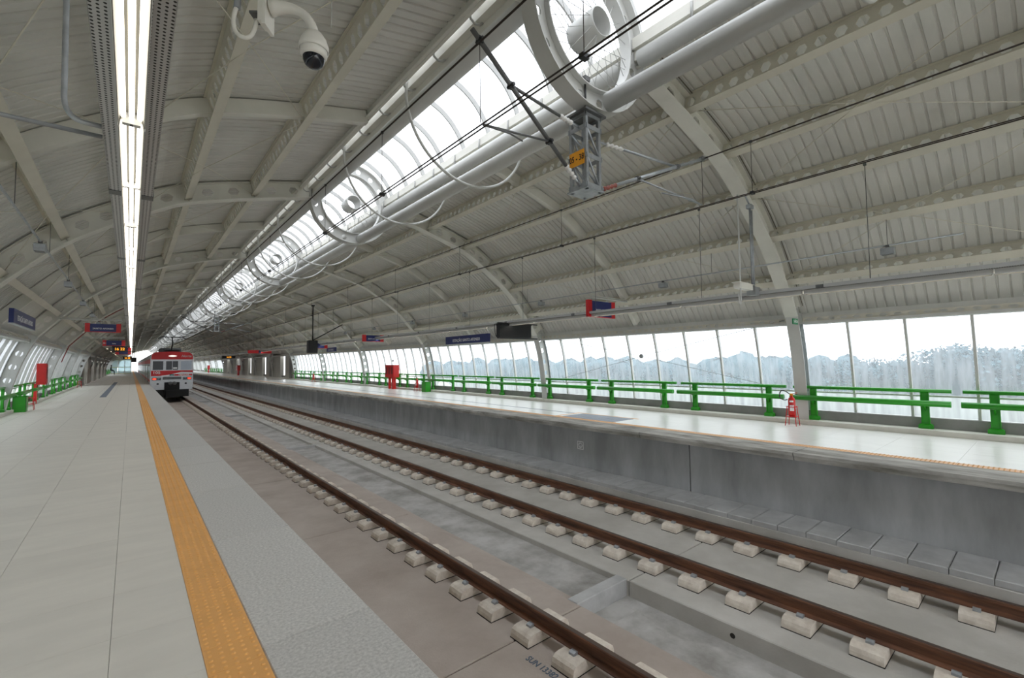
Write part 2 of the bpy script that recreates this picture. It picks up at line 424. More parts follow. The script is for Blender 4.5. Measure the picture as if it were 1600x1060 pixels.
tag(ob('far_tactile_strip', tf, floor2), kind='stuff')
gp = MB(); 
for i in range(6):
    for j in range(7): gp.cbox((9.34 + .15 * i, 7.32 + .25 * j, .002), (.142, .242, .006), TACTD)
ob('boarding_mark', gp, floor2)
ob('boarding_frame', MB().box(9.26, 9.29, 7.1, 9.2, -.01, .003, TACTR).box(10.2, 10.27, 7.1, 9.2, -.01, .003, TACTR).box(9.29, 10.2, 9.1, 9.2, -.01, .003, TACTR), floor2)
ob('guide_strip', MB().box(10.05, 10.11, 9.2, 90, -.01, .003, TACTD), floor2)
# coping pieces
cm = MB().prism_y([(8.36, -.05), (8.36, 0), (9.06, 0), (9.06, -.14), (8.46, -.14), (8.40, -.125), (8.38, -.05)], .004, 2.94, COPE).mesh('coping_slab')
for r in range(20): ob('coping_slab', cm, floor2, (0, -6 + 2.95 * r, 0))
cf = MB().box(8.36, 9.06, 53, YE, -.14, 0, COPE).box(8.36, 9.06, YA, -6, -.14, 0, COPE)
tag(ob('far_coping', cf, floor2), kind='stuff')

wallp = empty('wall_right', label='stained concrete wall below the right platform edge', kind='structure')
wj = [YA, -5.0, 6.9 - 2.0, 17.6, 29.4, 41, 60, YE]
for a, b in zip(wj, wj[1:]): ob('wall_panel', MB().box(8.8, 9.1, a + .012, b - .012, -1.75, -.14, WALLC), wallp)
ob('joint_filler', MB().box(8.83, 9.1, YA, YE, -1.75, -.14, GAP), wallp)
# stencilled mark on the wall
st = MB()
for (a, b, c, d) in ((-.1, .1, .085, .1), (-.1, .1, -.1, -.085), (-.1, -.085, -.1, .1), (.085, .1, -.1, .1)):
    st.box(8.795, 8.802, 7.85 + a, 7.85 + b, -.6 + c, -.6 + d, LETTER)
for q in range(10):
    t = q / 10 * 2 * math.pi; st.cbox((8.798, 7.85 + .055 * math.cos(t), -.6 + .055 * math.sin(t)), (.006, .028, .018), LETTER)
st.cbox((8.798, 7.85, -.62), (.006, .05, .015), LETTER)
ob('stencil_mark', st, wallp)

bed = empty('floor', label='concrete track bed with a drainage channel between the tracks', kind='structure')
def slabs(name, x0, x1, ys, z0, z1, m):
    for a, b in zip(ys, ys[1:]): ob(name, MB().bbox(x0, x1, a + .006, b - .006, z0, z1, m, .012), bed)
jy = [YA, -7.7, 3.98, 8.6, 13.3, 22, 31, 45, 80, YE]
slabs('track_slab', .95, 4.42, jy, -1.9, SLAB, SLABB)
slabs('track_slab', 5.42, 8.02, jy, -1.9, SLAB, SLABG)
ob('joint_filler', MB().box(.95, 4.40, YA, YE, -1.95, SLAB - .02, GAP).box(5.44, 8.02, YA, YE, -1.95, SLAB - .02, GAP), bed)
ob('channel_floor', MB().box(4.40, 5.44, YA, 4.1, -1.95, -1.76, CHAN), bed)
ob('channel_floor', MB().box(4.40, 5.44, 4.1, YE, -1.95, -1.63, CHAN), bed)
ob('channel_fillet', MB().prism_y([(4.40, -1.7), (4.40, SLAB - .012), (4.62, -1.628), (4.62, -1.7)], 4.2, 60, SLABB), bed)
for k in range(5): ob('channel_cross_wall', MB().bbox(4.40, 5.43, 4.02 + k * 14.1, 4.2 + k * 14.1, -1.9, SLAB + .01, COVER, .01), bed)
mb_ = MB()
pp = []
for i in range(40):
    y = -10 + i * .35; pp.append((5.1 + .12 * math.sin(i * 1.3) + random.uniform(-.05, .05), y))
for (a, b) in zip(pp, pp[1:]):
    mb_.quad((4.42, a[1], -1.70), (a[0], a[1], -1.71), (b[0], b[1], -1.71), (4.42, b[1], -1.70), CHAN)
ob('broken_screed', mb_, bed)
ob('drain_hole', MB().lathe([(.03, 0), (.03, -.004)], GAP, 12, (5.419, 2.55, -1.66), 'x').lathe([(0, 0), (.03, 0)], GAP, 12, (5.418, 2.55, -1.66), 'x'), bed)
# cable trough: kerb and covers along the right wall
slabs('trough_kerb', 8.02, 8.8, [YA, 0, 20, 45, 80, YE], -1.75, -1.22, SLABG)
cv = MB().bbox(.0, .77, .004, .396, 0, .085, COVER, .012).mesh('trough_cover')
for r in range(90):
    o = ob('trough_cover', cv, bed, (8.03 + random.uniform(-.008, .008), -3 + .4 * r, -1.22 + random.uniform(-.004, .006)), (0, random.uniform(-.006, .006), random.uniform(-.008, .008)))
tag(ob('far_trough_covers', MB().box(8.03, 8.8, 33, YE, -1.22, -1.135, COVER).box(8.03, 8.8, YA, -3, -1.22, -1.135, COVER), bed), kind='stuff')
text('slab_writing', 'SUN 13382', .11, mat('faded_blue_paint', rgb(96, 112, 130), .8), bed, (3.24, 3.46, SLAB + .003), (0, 0, R(-88)), .001, sx=.8)

# ---------------------------------------------------------------- rails and sleepers
RAILP = [(-.07, -.155), (.07, -.155), (.07, -.143), (.015, -.125), (.009, -.05), (.034, -.04), (.036, -.008), (.028, 0), (-.028, 0), (-.036, -.008), (-.034, -.04), (-.009, -.05), (-.015, -.125), (-.07, -.143)]
RX = [TR1 - GAU, TR1 + GAU, TR2 - GAU, TR2 + GAU]
RN = ['rusty rail hidden close under the left platform edge', 'nearest rusty rail in view, running under the train', 'middle rusty rail, left rail of the empty track', 'farthest rusty rail, beside the concrete trough covers']
for x, l in zip(RX, RN):
    m = MB().prism_y(RAILP, YA, YE, RUST)
    o = ob('rail', m, None, (x, 0, RT)); tag(o, l, 'rail', 'railway rails')
    ob('rail_head', MB().box(-.026, .026, YA, YE, -.001, .0015, RTOP), o)
BP = [(-.27, -.13), (-.265, -.07), (-.25, -.03), (-.22, -.008), (-.17, 0), (.27, 0), (.32, -.008), (.35, -.03), (.365, -.07), (.37, -.13)]
blk = MB().prism_y(BP, -.145, .145, BLOCK).mesh('sleeper_block')
boot = MB().box(-.275, .375, -.149, .149, -.14, -.112, BOOT).mesh('rubber_boot')
clips = []
for sx in (-1, 1):
    clips.append(MB().prism_y([(sx * .075, 0), (sx * .075, .03), (sx * .1, .034), (sx * .13, .02), (sx * .135, 0)], -.035, .035, GALV).mesh('rail_clip'))
SB = RT - .155 + .0
GRP = ['sleeper blocks under the hidden rail', 'sleeper blocks of the nearest rail', 'sleeper blocks of the middle rail', 'sleeper blocks of the far rail']
WHO = ['', 'the nearest rail in view', 'the middle rail', 'the far rail beside the trough']
rest = MB()
for ri, (x, off, n) in enumerate(((RX[1], 4.555, 88), (RX[2], 4.60, 88), (RX[3], 4.60, 88)), 1):
    first = {1: -3, 2: -7, 3: -7}[ri]; cnt = 0
    for k in range(first, first + n):
        y = off + .645 * k; cnt += 1
        o = ob('sleeper_block', blk, None, (x, y, SB), (0, 0, random.uniform(-.012, .012)))
        if cnt <= 30: lab = 'beige concrete sleeper block under %s, %s from the front' % (WHO[ri], ORD[cnt - 1])
        else: lab = 'small distant concrete sleeper block far along %s' % WHO[ri]
        tag(o, lab, 'sleeper block', GRP[ri])
        ob('rubber_boot', boot, o)
        if k < 30:
            for c_ in clips: ob('rail_clip', c_, o)
    for k in range(first + n, 265):
        rest.cbox((x, off + .645 * k, SB - .06), (.5, .28, .12), BLOCK)
for k in range(-8, 265): rest.cbox((RX[0], 4.555 + .645 * k, SB - .06), (.5, .28, .12), BLOCK)
tag(ob('distant_sleeper_blocks', rest), 'tiny sleeper blocks lost in the distance along the tracks', 'sleeper blocks', None, 'stuff')

# ================================================================= SETTING: roof
ceiling = empty('ceiling', label='cream vaulted metal roof on arched ribs and castellated purlins', kind='structure')
def mirror(mb):
    m2 = MB(); m2.v = [(-x, y, z) for x, y, z in mb.v]; m2.f = [tuple(reversed(f)) for f in mb.f]; m2.m = mb.m; m2.mats = mb.mats; m2.smooth = mb.smooth
    return m2
# arch rib half (right hand), local origin on centre line
def rib_half():
    mb = MB(); th = .02
    f = lambda s, d, side: (lambda p: (p.x, side, p.y))(RP.at(s, d))
    sp = [RP.s_of_x(x) for x in PURLX]
    edges = [0.0] + sp + [RP.L]
    for a, b in zip(edges, edges[1:]):
        L = b - a; pad = .16
        mb.quad(*[f(*q) for q in ((a, 0, 0), (a + pad, 0, 0), (a + pad, DEPTH, 0), (a, DEPTH, 0))], STEEL)
        mb.quad(*[f(*q) for q in ((b - pad, 0, 0), (b, 0, 0), (b, DEPTH, 0), (b - pad, DEPTH, 0))], STEEL)
        nc = 2 if L > .8 else 1
        for c in range(nc):
            s0 = a + pad + (L - 2 * pad) * c / nc; s1 = a + pad + (L - 2 * pad) * (c + 1) / nc
            holed_cell(mb, f, s0, s1, 0, DEPTH, HEX(.125, .085), STEEL, th)
    n = 40
    for d, w in ((0, .28), (DEPTH, .2)):
        for k in range(n):
            s0, s1 = RP.L * k / n, RP.L * (k + 1) / n
            for dd in (d, d - .018 if d else d + .018):
                p0, p1 = RP.at(s0, dd), RP.at(s1, dd)
                mb.quad((p0.x, -w / 2, p0.y), (p1.x, -w / 2, p1.y), (p1.x, w / 2, p1.y), (p0.x, w / 2, p0.y), STEEL)
            a0, a1 = RP.at(s0, d), RP.at(s1, d); b0, b1 = RP.at(s0, d + (.018 if not d else -.018)), RP.at(s1, d + (.018 if not d else -.018))
            for y in (-w / 2, w / 2):
                mb.quad((a0.x, y, a0.y), (a1.x, y, a1.y), (b1.x, y, b1.y), (b0.x, y, b0.y), STEEL)
    for s in sp:     # stiffener at each purlin
        p, q = RP.at(s, 0), RP.at(s, DEPTH)
        mb.quad((p.x, -.12, p.y), (q.x, -.12, q.y), (q.x, .12, q.y), (p.x, .12, p.y), STEEL)
    return mb
def column_half():
    mb = MB(); th = .02; D = .36
    f = lambda s, d, side: (lambda p: (p.x, side, p.y))(WP.at(s, d))
    n = 6
    for c in range(n): holed_cell(mb, f, WP.L * c / n, WP.L * (c + 1) / n, 0, D, OCT(.095), WHITE, th)
    for d, w, o in ((0, .26, .016), (D, .2, -.016)):
        for k in range(14):
            s0, s1 = WP.L * k / 14, WP.L * (k + 1) / 14
            P = [WP.at(s0, d), WP.at(s1, d), WP.at(s1, d + o), WP.at(s0, d + o)]
            i = len(mb.v)
            mb.v += [(p.x, -w / 2, p.y) for p in P] + [(p.x, w / 2, p.y) for p in P]
            for q in ((0, 1, 2, 3), (7, 6, 5, 4), (0, 4, 5, 1), (2, 6, 7, 3)): mb.face(tuple(i + t for t in q), WHITE)
    mb.cbox((WP.P[-1].x + D / 2, 0, .02), (D + .12, .34, .04), WHITE)
    return mb
rh = rib_half(); rR, rL = rh.mesh('arch_rib'), mirror(rh).mesh('arch_rib')
def lean(mb):
    m = mirror(mb); m.v = [(x - .22 * (1 - min(1, max(0, z) / 2.5)), y, z) for x, y, z in m.v]; return m
chh = column_half(); cR, cL = chh.mesh('column'), lean(chh).mesh('column')
for k in range(K0, K1 + 1):
    y = Y0 + k * BAY
    ob('arch_rib', rR, ceiling, (XC, y, 0)); ob('arch_rib', rL, ceiling, (XC, y, 0))
    ob('column', cR, ceiling, (XC, y, 0)); ob('column', cL, ceiling, (XC, y, 0))
# purlins: local Y length, Z outward
def purlin():
    mb = MB(); n = 37; L = BAY - .03; d0, d1 = .10, .44
    f = lambda s, d, side: (side, s, d)
    for c in range(n): holed_cell(mb, f, .015 + L * c / n, .015 + L * (c + 1) / n, d0, d1, HEX(.078, .085), PURL, .012)
    mb.box(-.075, .075, .015, L, d0 - .012, d0, PURL); mb.box(-.05, .05, .015, L, d1 - .01, d1, PURL)
    return mb.mesh('purlin')
pm = purlin()
for k in range(K0, K1):
    for px in PURLX:
        s = RP.s_of_x(px); p = RP.at(s); n = RP.normal(s); a = math.atan2(n.x, n.y)
        ob('purlin', pm, ceiling, (XC + p.x, Y0 + k * BAY, p.y), (0, a, 0))
        ob('purlin', pm, ceiling, (XC - p.x, Y0 + k * BAY, p.y), (0, -a, 0))
# eave beam
eb = MB()
eb.prism_y([(7.30, 2.34), (7.30, 2.40), (7.55, 2.40), (7.55, 2.34)], .16, BAY - .16, WHITE)
holes = 37
for c in range(holes): holed_cell(eb, lambda s, d, side: (7.34 + side, s, d), .16 + (BAY - .32) * c / holes, .16 + (BAY - .32) * (c + 1) / holes, 2.40, 2.50, HEX(.07, .032), PURL, .01)
eb.box(7.60, 7.63, .0, BAY, 2.36, 2.62, SHEET)
ebm, ebl = eb.mesh('eave_beam'), mirror(eb).mesh('eave_beam')
for k in range(K0, K1):
    ob('eave_beam', ebm, ceiling, (XC, Y0 + k * BAY, 0)); ob('eave_beam', ebl, ceiling, (XC, Y0 + k * BAY, 0))
# mid-bay rafter
mr = MB(); s0, s1 = RP.s_of_x(1.3), RP.L
for k in range(30):
    a, b = s0 + (s1 - s0) * k / 30, s0 + (s1 - s0) * (k + 1) / 30
    P = [RP.at(a, .2), RP.at(b, .2), RP.at(b, .43), RP.at(a, .43)]; i = len(mr.v)
    mr.v += [(p.x, -.07, p.y) for p in P] + [(p.x, .07, p.y) for p in P]
    for q in ((0, 1, 2, 3), (7, 6, 5, 4), (0, 4, 5, 1), (2, 6, 7, 3)): mr.face(tuple(i + t for t in q), STEEL)
mrR, mrL = mr.mesh('mid_rafter'), mirror(mr).mesh('mid_rafter')
for k in range(K0, K1):
    y = Y0 + (k + .5) * BAY; ob('mid_rafter', mrR, ceiling, (XC, y, 0)); ob('mid_rafter', mrL, ceiling, (XC, y, 0))
# roof sheets, six ribs each, nine to a bay
NS = 9; SW = BAY / NS
def sheet():
    mb = MB(); pit = SW / 6; prof = []
    for i in range(6):
        o = i * pit; prof += [(o, 0), (o + .112, 0), (o + .122, .022), (o + .146, .022), (o + .156, 0)]
    prof.append((SW, 0))
    n = 22; sa, sb = RP.s_of_x(1.24), RP.L + .30
    tdir = (RP.at(RP.L) - RP.at(RP.L - .2)).normalized()
    base = len(mb.v)
    for k in range(n + 1):
        s = sa + (sb + .0 - sa) * k / n
        for y, d in prof:
            p = RP.at(s, .45 + d) + tdir * max(0, s - RP.L); mb.v.append((p.x, y, p.y))
    P = len(prof)
    for k in range(n):
        for j in range(P - 1): mb.face((base + k * P + j, base + k * P + j + 1, base + (k + 1) * P + j + 1, base + (k + 1) * P + j), SHEET)
    return mb
shm = sheet(); sR, sL = shm.mesh('roof_sheet'), mirror(shm).mesh('roof_sheet')
def joined(mb, n, step):
    m = MB(); m.mats = list(mb.mats)
    for j in range(n):
        i = len(m.v); m.v += [(x, y + j * step, z) for x, y, z in mb.v]; m.f += [tuple(i + q for q in f) for f in mb.f]; m.m += mb.m; m.smooth += mb.smooth
    return m
fsR = joined(shm, NS, SW); fsL = mirror(fsR).mesh('roof_sheets'); fsR = fsR.mesh('roof_sheets')
for k in range(KF + 3, K1):
    for m_ in (fsR, fsL): tag(ob('roof_sheets', m_, ceiling, (XC, Y0 + k * BAY, 0)), kind='stuff')
for k in range(K0, KF + 3):
    for j in range(NS):
        y = Y0 + k * BAY + j * SW
        ob('roof_sheet', sR, ceiling, (XC, y, 0)); ob('roof_sheet', sL, ceiling, (XC, y, 0))
# dark closure strip beside each rib, where sheets meet
SEAM = mat('shadowed_seam', rgb(112, 106, 96), .8)
cs = MB()
for k in range(24):
    a, b = RP.L * k / 24, RP.L * (k + 1) / 24
    if RP.at(a).x < 1.25: continue
    for y in (-.15, .13):
        P = [RP.at(a, .43), RP.at(b, .43)]; mbq = [(P[0].x, y, P[0].y), (P[1].x, y, P[1].y), (P[1].x, y + .02, P[1].y), (P[0].x, y + .02, P[0].y)]
        cs.quad(*mbq, SEAM)
csR, csL = cs.mesh('closure_strip'), mirror(cs).mesh('closure_strip')
for k in range(K0, K1 + 1):
    ob('closure_strip', csR, ceiling, (XC, Y0 + k * BAY, 0)); ob('closure_strip', csL, ceiling, (XC, Y0 + k * BAY, 0))
# brace rods in the roof plane
for k in range(-1, 6):
    y = Y0 + k * BAY
    for sgn in (1, -1):
        for (i, j) in ((0, 2), (2, 4)):
            P = RP.at(RP.s_of_x(PURLX[i]), .14); Q = RP.at(RP.s_of_x(PURLX[j]), .14); Mi = RP.at((RP.s_of_x(PURLX[i]) + RP.s_of_x(PURLX[j])) / 2, .1)
            h = BAY / 2
            for hb in (0, 1):
                ya, yb = y + hb * h, y + (hb + 1) * h
                ob('brace_rod', MB().tube([(XC + sgn * P.x, ya, P.y), (XC + sgn * Mi.x, (ya + yb) / 2, Mi.y), (XC + sgn * Q.x, yb, Q.y)], .007, PURL, 5), ceiling)
                ob('brace_rod', MB().tube([(XC + sgn * P.x, yb, P.y), (XC + sgn * Mi.x, (ya + yb) / 2, Mi.y), (XC + sgn * Q.x, ya, Q.y)], .007, PURL, 5), ceiling)
# roof edge beams at the skylight, gutters and tubes
for k in range(K0, K1):
    y = Y0 + k * BAY
    for sgn in (1, -1):
        def bxs(mb, a, b, z0, z1, m, y0=y + .02, y1=y + BAY - .02):
            xa, xb = sorted((XC + sgn * a, XC + sgn * b)); return mb.box(xa, xb, y0, y1, z0, z1, m)
        ob('edge_beam', bxs(bxs(MB(), 1.31, 1.36, 6.24, 6.50, STEEL), 1.358, 1.41, 6.25, 6.265, STEEL), ceiling)
        ob('gutter_beam', bxs(bxs(MB(), .99, 1.19, 6.26, 6.43, STEEL), 1.04, 1.08, 6.10, 6.27, STEEL), ceiling)
        ob('side_tube', MB().tube([(XC + sgn * 1.0, y + .16, 6.04), (XC + sgn * 1.0, y + BAY - .16, 6.04)], .13, WHITE, 20), ceiling)
    ob('bottom_tube', MB().tube([(XC + .23, y + .13, 5.10), (XC + .23, y + BAY - .13, 5.10)], .13, WHITE, 20), ceiling)
# skylight vault: window_1
sky = empty('window_1', label='long barrel skylight of clear curved panes along the roof ridge', kind='structure')
VR = 1.39; VZ = 6.18
bar = MB(); n = 28
for k in range(n):
    a, b = R(10 + 160 * k / n), R(10 + 160 * (k + 1) / n); i = len(bar.v)
    for t in (a, b):
        for r in (VR - .01, VR - .13):
            for y in (-.015, .015): bar.v.append((r * math.cos(t), y, r * math.sin(t)))
    for q in ((0, 1, 5, 4), (2, 6, 7, 3), (0, 4, 6, 2), (1, 3, 7, 5)): bar.face(tuple(i + t for t in q), BARM)
for sgn in (1, -1):
    bar.tube([(sgn * 1.27, 0, .26), (sgn * 1.1, 0, .27), (sgn * .985, 0, .22), (sgn * .975, 0, .0)], .022, BARM, 6)      # foot down to the tube
    bar.tube([(sgn * 1.31, 0, .16), (sgn * 1.29, 0, .05), (sgn * 1.22, 0, .01), (sgn * 1.14, 0, .03), (sgn * 1.08, 0, .09)], .018, BARM, 6)   # strap under the gutter
barm = bar.mesh('glazing_bar')
pn = MB(); n = 24
for k in range(n):
    a, b = R(10 + 160 * k / n), R(10 + 160 * (k + 1) / n)
    pn.quad((VR * math.cos(a), .012, VR * math.sin(a)), (VR * math.cos(b), .012, VR * math.sin(b)), (VR * math.cos(b), SW - .012, VR * math.sin(b)), (VR * math.cos(a), SW - .012, VR * math.sin(a)), SKYG)
pnm = pn.mesh('pane')
hoop = MB(); n = 44
hoop.tube([(.06 + 1.32 * math.cos(R(172 + 172 * k / n)), 0, -.02 + 1.32 * math.sin(R(172 + 172 * k / n))) for k in range(n + 1)], .026, WHITE, 8)
hoopm = hoop.mesh('hoop')
fbar = joined(bar, NS, SW).mesh('glazing_bars'); fpan = joined(pn, NS, SW).mesh('panes')
for k in range(KF, K1):
    tag(ob('glazing_bars', fbar, sky, (XC, Y0 + k * BAY, VZ)), kind='stuff'); tag(ob('panes', fpan, sky, (XC, Y0 + k * BAY, VZ)), kind='stuff')
for k in range(K0, KF):
    for j in range(NS):
        y = Y0 + k * BAY + j * SW
        ob('glazing_bar', barm, sky, (XC, y, VZ)); ob('pane', pnm, sky, (XC, y, VZ))
        if j in (3, 6): ob('hoop', hoopm, sky, (XC, y, VZ))

# ================================================================= SETTING: glazed side walls
GO = .34
def wallpt(s, d=GO): return WP.at(s, d)
s_mid = next(s / 100 for s in range(0, 400) if wallpt(s / 100).y < .76)
def strip_pane(sa, sb, m, n=7):
    mb = MB()
    for k in range(n):
        a, b = sa + (sb - sa) * k / n, sa + (sb - sa) * (k + 1) / n; p, q = wallpt(a), wallpt(b)
        for o in (0, .012):
            mb.quad((p.x + o, .02, p.y), (q.x + o, .02, q.y), (q.x + o, SW - .02, q.y), (p.x + o, SW - .02, p.y), m) if o == 0 else None
    return mb
st_ = next(s / 100 for s in range(0, 400) if wallpt(s / 100).y < 2.37)
sb_ = next(s / 100 for s in range(0, 400) if wallpt(s / 100).y < .31)
up_ = strip_pane(st_, s_mid, WALLG); lo_ = strip_pane(s_mid, sb_, LOWG, 3)
upR, upL = up_.mesh('pane'), lean(strip_pane(st_, s_mid, LEFTG)).mesh('pane'); loR, loL = lo_.mesh('lower_pane'), lean(lo_).mesh('lower_pane')
mu = MB()
for k in range(10):
    a, b = st_ + (sb_ - st_) * k / 10, st_ + (sb_ - st_) * (k + 1) / 10; i = len(mu.v)
    for s in (a, b):
        for d in (GO - .075, GO + .01):
            p = wallpt(s, d)
            for y in (-.022, .022): mu.v.append((p.x, y, p.y))
    for q in ((0, 1, 5, 4), (2, 6, 7, 3), (0, 4, 6, 2), (1, 3, 7, 5)): mu.face(tuple(i + t for t in q), WHITE)
muR, muL = mu.mesh('mullion'), lean(mu).mesh('mullion')
pm_ = wallpt(s_mid, GO - .02)
wn = 2
for side in (1, -1):
    for k in range(K0, K1):
        if ROOM0 <= k < ROOM1: continue
        y = Y0 + k * BAY
        wv = empty('window_%d' % wn, (XC, y, 0), label='curved bay of streaked glazing in the %s side wall, bay %d' % ('right' if side > 0 else 'left', k - K0 + 1), kind='structure'); wn += 1
        if k >= KF:
            if side > 0: wide = {'p': joined(up_, NS, SW), 'l': joined(lo_, NS, SW), 'm': joined(mu, NS, SW)}
            else: wide = {'p': joined(lean(strip_pane(st_, s_mid, LEFTG)), NS, SW), 'l': joined(lean(lo_), NS, SW), 'm': joined(lean(mu), NS, SW)}
            for q_, n_ in (('p', 'panes'), ('l', 'lower_panes'), ('m', 'mullions')): tag(ob(n_, wide[q_], wv), kind='stuff')
            continue
        for j in range(NS):
            ob('pane', upR if side > 0 else upL, wv, (0, j * SW, 0)); ob('lower_pane', loR if side > 0 else loL, wv, (0, j * SW, 0))
            if j: ob('mullion', muR if side > 0 else muL, wv, (0, j * SW, 0))
        ob('transom', MB().cbox((side * pm_.x - (.15 if side < 0 else 0), BAY / 2, pm_.y), (.05, BAY - .3, .035), WHITE), wv)
        if k in (0, 2) and side > 0:
            t, b = wallpt(.1, GO - .14), wallpt(s_mid, GO - .14); mdp = wallpt((s_mid) / 2, GO - .16)
            for (ya, yb) in ((.15, BAY - .15), (BAY - .15, .15)):
                ob('brace_wire', MB().tube([(side * t.x, ya, t.y), (side * mdp.x, BAY / 2, mdp.y - .0), (side * b.x, yb, b.y)], .007, GALV, 5), wv)
            ob('brace_disc', MB().lathe([(0, -.012), (.07, -.012), (.07, .012), (0, .012)], GALV, 12, (side * mdp.x, BAY / 2, mdp.y), 'x'), wv)
# curbs and upstands at the wall foot
for (x0, x1, xu, xe, nm) in ((12.12, 12.55, 12.5, 12.75, 'trim_1'), (-3.0, -2.98, -3.25, -3.5, 'trim_2')):
    tr = empty(nm, label='pale curb and grey concrete upstand at the foot of the %s glazed wall' % ('right' if x0 > 0 else 'left'), kind='structure')
    for k in range(K0, K1):
        y = Y0 + k * BAY
        if x0 > 0:
            ob('curb_stone', MB().bbox(12.12, 12.5, y + .003, y + BAY - .003, -.25, .10, CURB, .006), tr)
            ob('upstand', MB().box(12.5, 12.75, y, y + BAY, -.25, .31, UPST), tr)
        else:
            ob('curb_stone', MB().bbox(-3.2, -2.98, y + .003, y + BAY - .003, -.25, .10, CURB, .006), tr)
            ob('upstand', MB().box(-3.5, -3.2, y, y + BAY, -.25, .31, UPST), tr)
# rooms further along both platforms
for side in (1, -1):
    wl = empty('wall_right' if side > 0 else 'wall_left', label='plain painted room wall with doors further along the %s platform' % ('right' if side > 0 else 'left'), kind='structure')
    for k in range(ROOM0, ROOM1):
        y = Y0 + k * BAY
        def sb2(mb, a, b, y0, y1, z0, z1, m):
            xa, xb = sorted((XC + side * a, XC + side * b)); return mb.box(xa, xb, y0, y1, z0, z1, m)
        ob('wall_panel', sb2(MB(), 7.72, 7.95, y, y + BAY * .45, -.2, 3.2, ROOMW), wl)
        ob('wall_panel', sb2(MB(), 8.1, 8.3, y + BAY * .45, y + BAY * .62, -.2, 3.2, ROOMW), wl)
        ob('wall_panel', sb2(MB(), 7.6, 7.95, y + BAY * .62, y + BAY, -.2, 3.2, ROOMW), wl)
        d = ob('door_panel', sb2(MB(), 7.69, 7.73, y + 1.2, y + 2.2, 0, 2.1, DOORM), wl)
        d2 = ob('door_panel', sb2(MB(), 8.06, 8.1, y + BAY * .47, y + BAY * .6, 0, 2.1, DOORM), wl)
        ob('downlight', MB().lathe([(0, 0), (.07, 0), (.07, .03)], LAMPD, 10, (XC + side * 6.3, y + 3, 2.96)).lathe([(.07, -.01), (.09, -.01), (.09, .3)], STEEL, 10, (XC + side * 6.3, y + 3, 2.97)), wl)

# ================================================================= THINGS: spoked rings in the skylight
RO, RI, RH, RZ = 1.15, .86, .20, 6.10
def ring_parts():
    rim = MB(); n = 48; nh = 16
    f = lambda s, d, side: (d * math.cos(s), side, d * math.sin(s))
    for c in range(nh):
        a0, a1 = 2 * math.pi * c / nh, 2 * math.pi * (c + 1) / nh
        hole = [(x / 1.0, y) for x, y in OCT(.072)]
        holed_cell(rim, f, a0, a1, RI, RO, hole, WHITE, .016)
    for r, wd in ((RO, .24), (RI, .18)):
        for rr in (r, r - .016):
            rim.lathe([(rr, -wd / 2), (rr, wd / 2)], WHITE, n, (0, 0, 0), 'y')
        for y in (-wd / 2, wd / 2): rim.lathe([(r, y), (r - .016, y)], WHITE, n, (0, 0, 0), 'y')
    hub = MB().lathe([(RH - .015, -.23), (RH, -.23), (RH, .23), (RH - .015, .23), (RH - .015, -.23)], WHITE, 28, (0, 0, 0), 'y')
    hub.lathe([(0, 0), (RH - .015, 0)], WHITE, 28, (0, 0, 0), 'y') if False else None
    sp = []
    for e in (-1, 1):
        for q in range(10):
            t = 2 * math.pi * (q + (.25 if e > 0 else 0)) / 10
            for tw in (-1, 1):
                t2 = t + tw * .22
                sp.append(MB().tube([(RH * math.cos(t), e * .2, RH * math.sin(t)), (RI * math.cos(t2), 0, RI * math.sin(t2))], .004, BARM, 5))
    return rim.mesh('rim'), hub.mesh('hub'), [s.mesh('spoke') for s in sp], sp
rim_m, hub_m, spk_m, spk_b = ring_parts()
allsp = MB()
for s_ in spk_b:
    i = len(allsp.v); allsp.v += s_.v; allsp.f += [tuple(i + q for q in f) for f in s_.f]; allsp.m += [allsp.mi(BARM)] * len(s_.f); allsp.smooth += s_.smooth
allsp_m = allsp.mesh('spokes')
for k in range(K0 + 1, K1):
    lab = 'white spoked steel ring in the skylight, %s ring from the camera' % ORD[k] if k >= 0 else 'white spoked steel ring in the skylight behind the camera, number %s back' % ORD[-k - 1]
    o = empty('spoked_ring', (XC, Y0 + k * BAY, RZ), label=lab, cat='steel ring', group='spoked rings along the skylight')
    ob('rim', rim_m, o); ob('hub', hub_m, o)
    if 0 <= k < 4:
        for s_ in spk_m: ob('spoke', s_, o)
    else: tag(ob('spokes', allsp_m, o), kind='stuff')

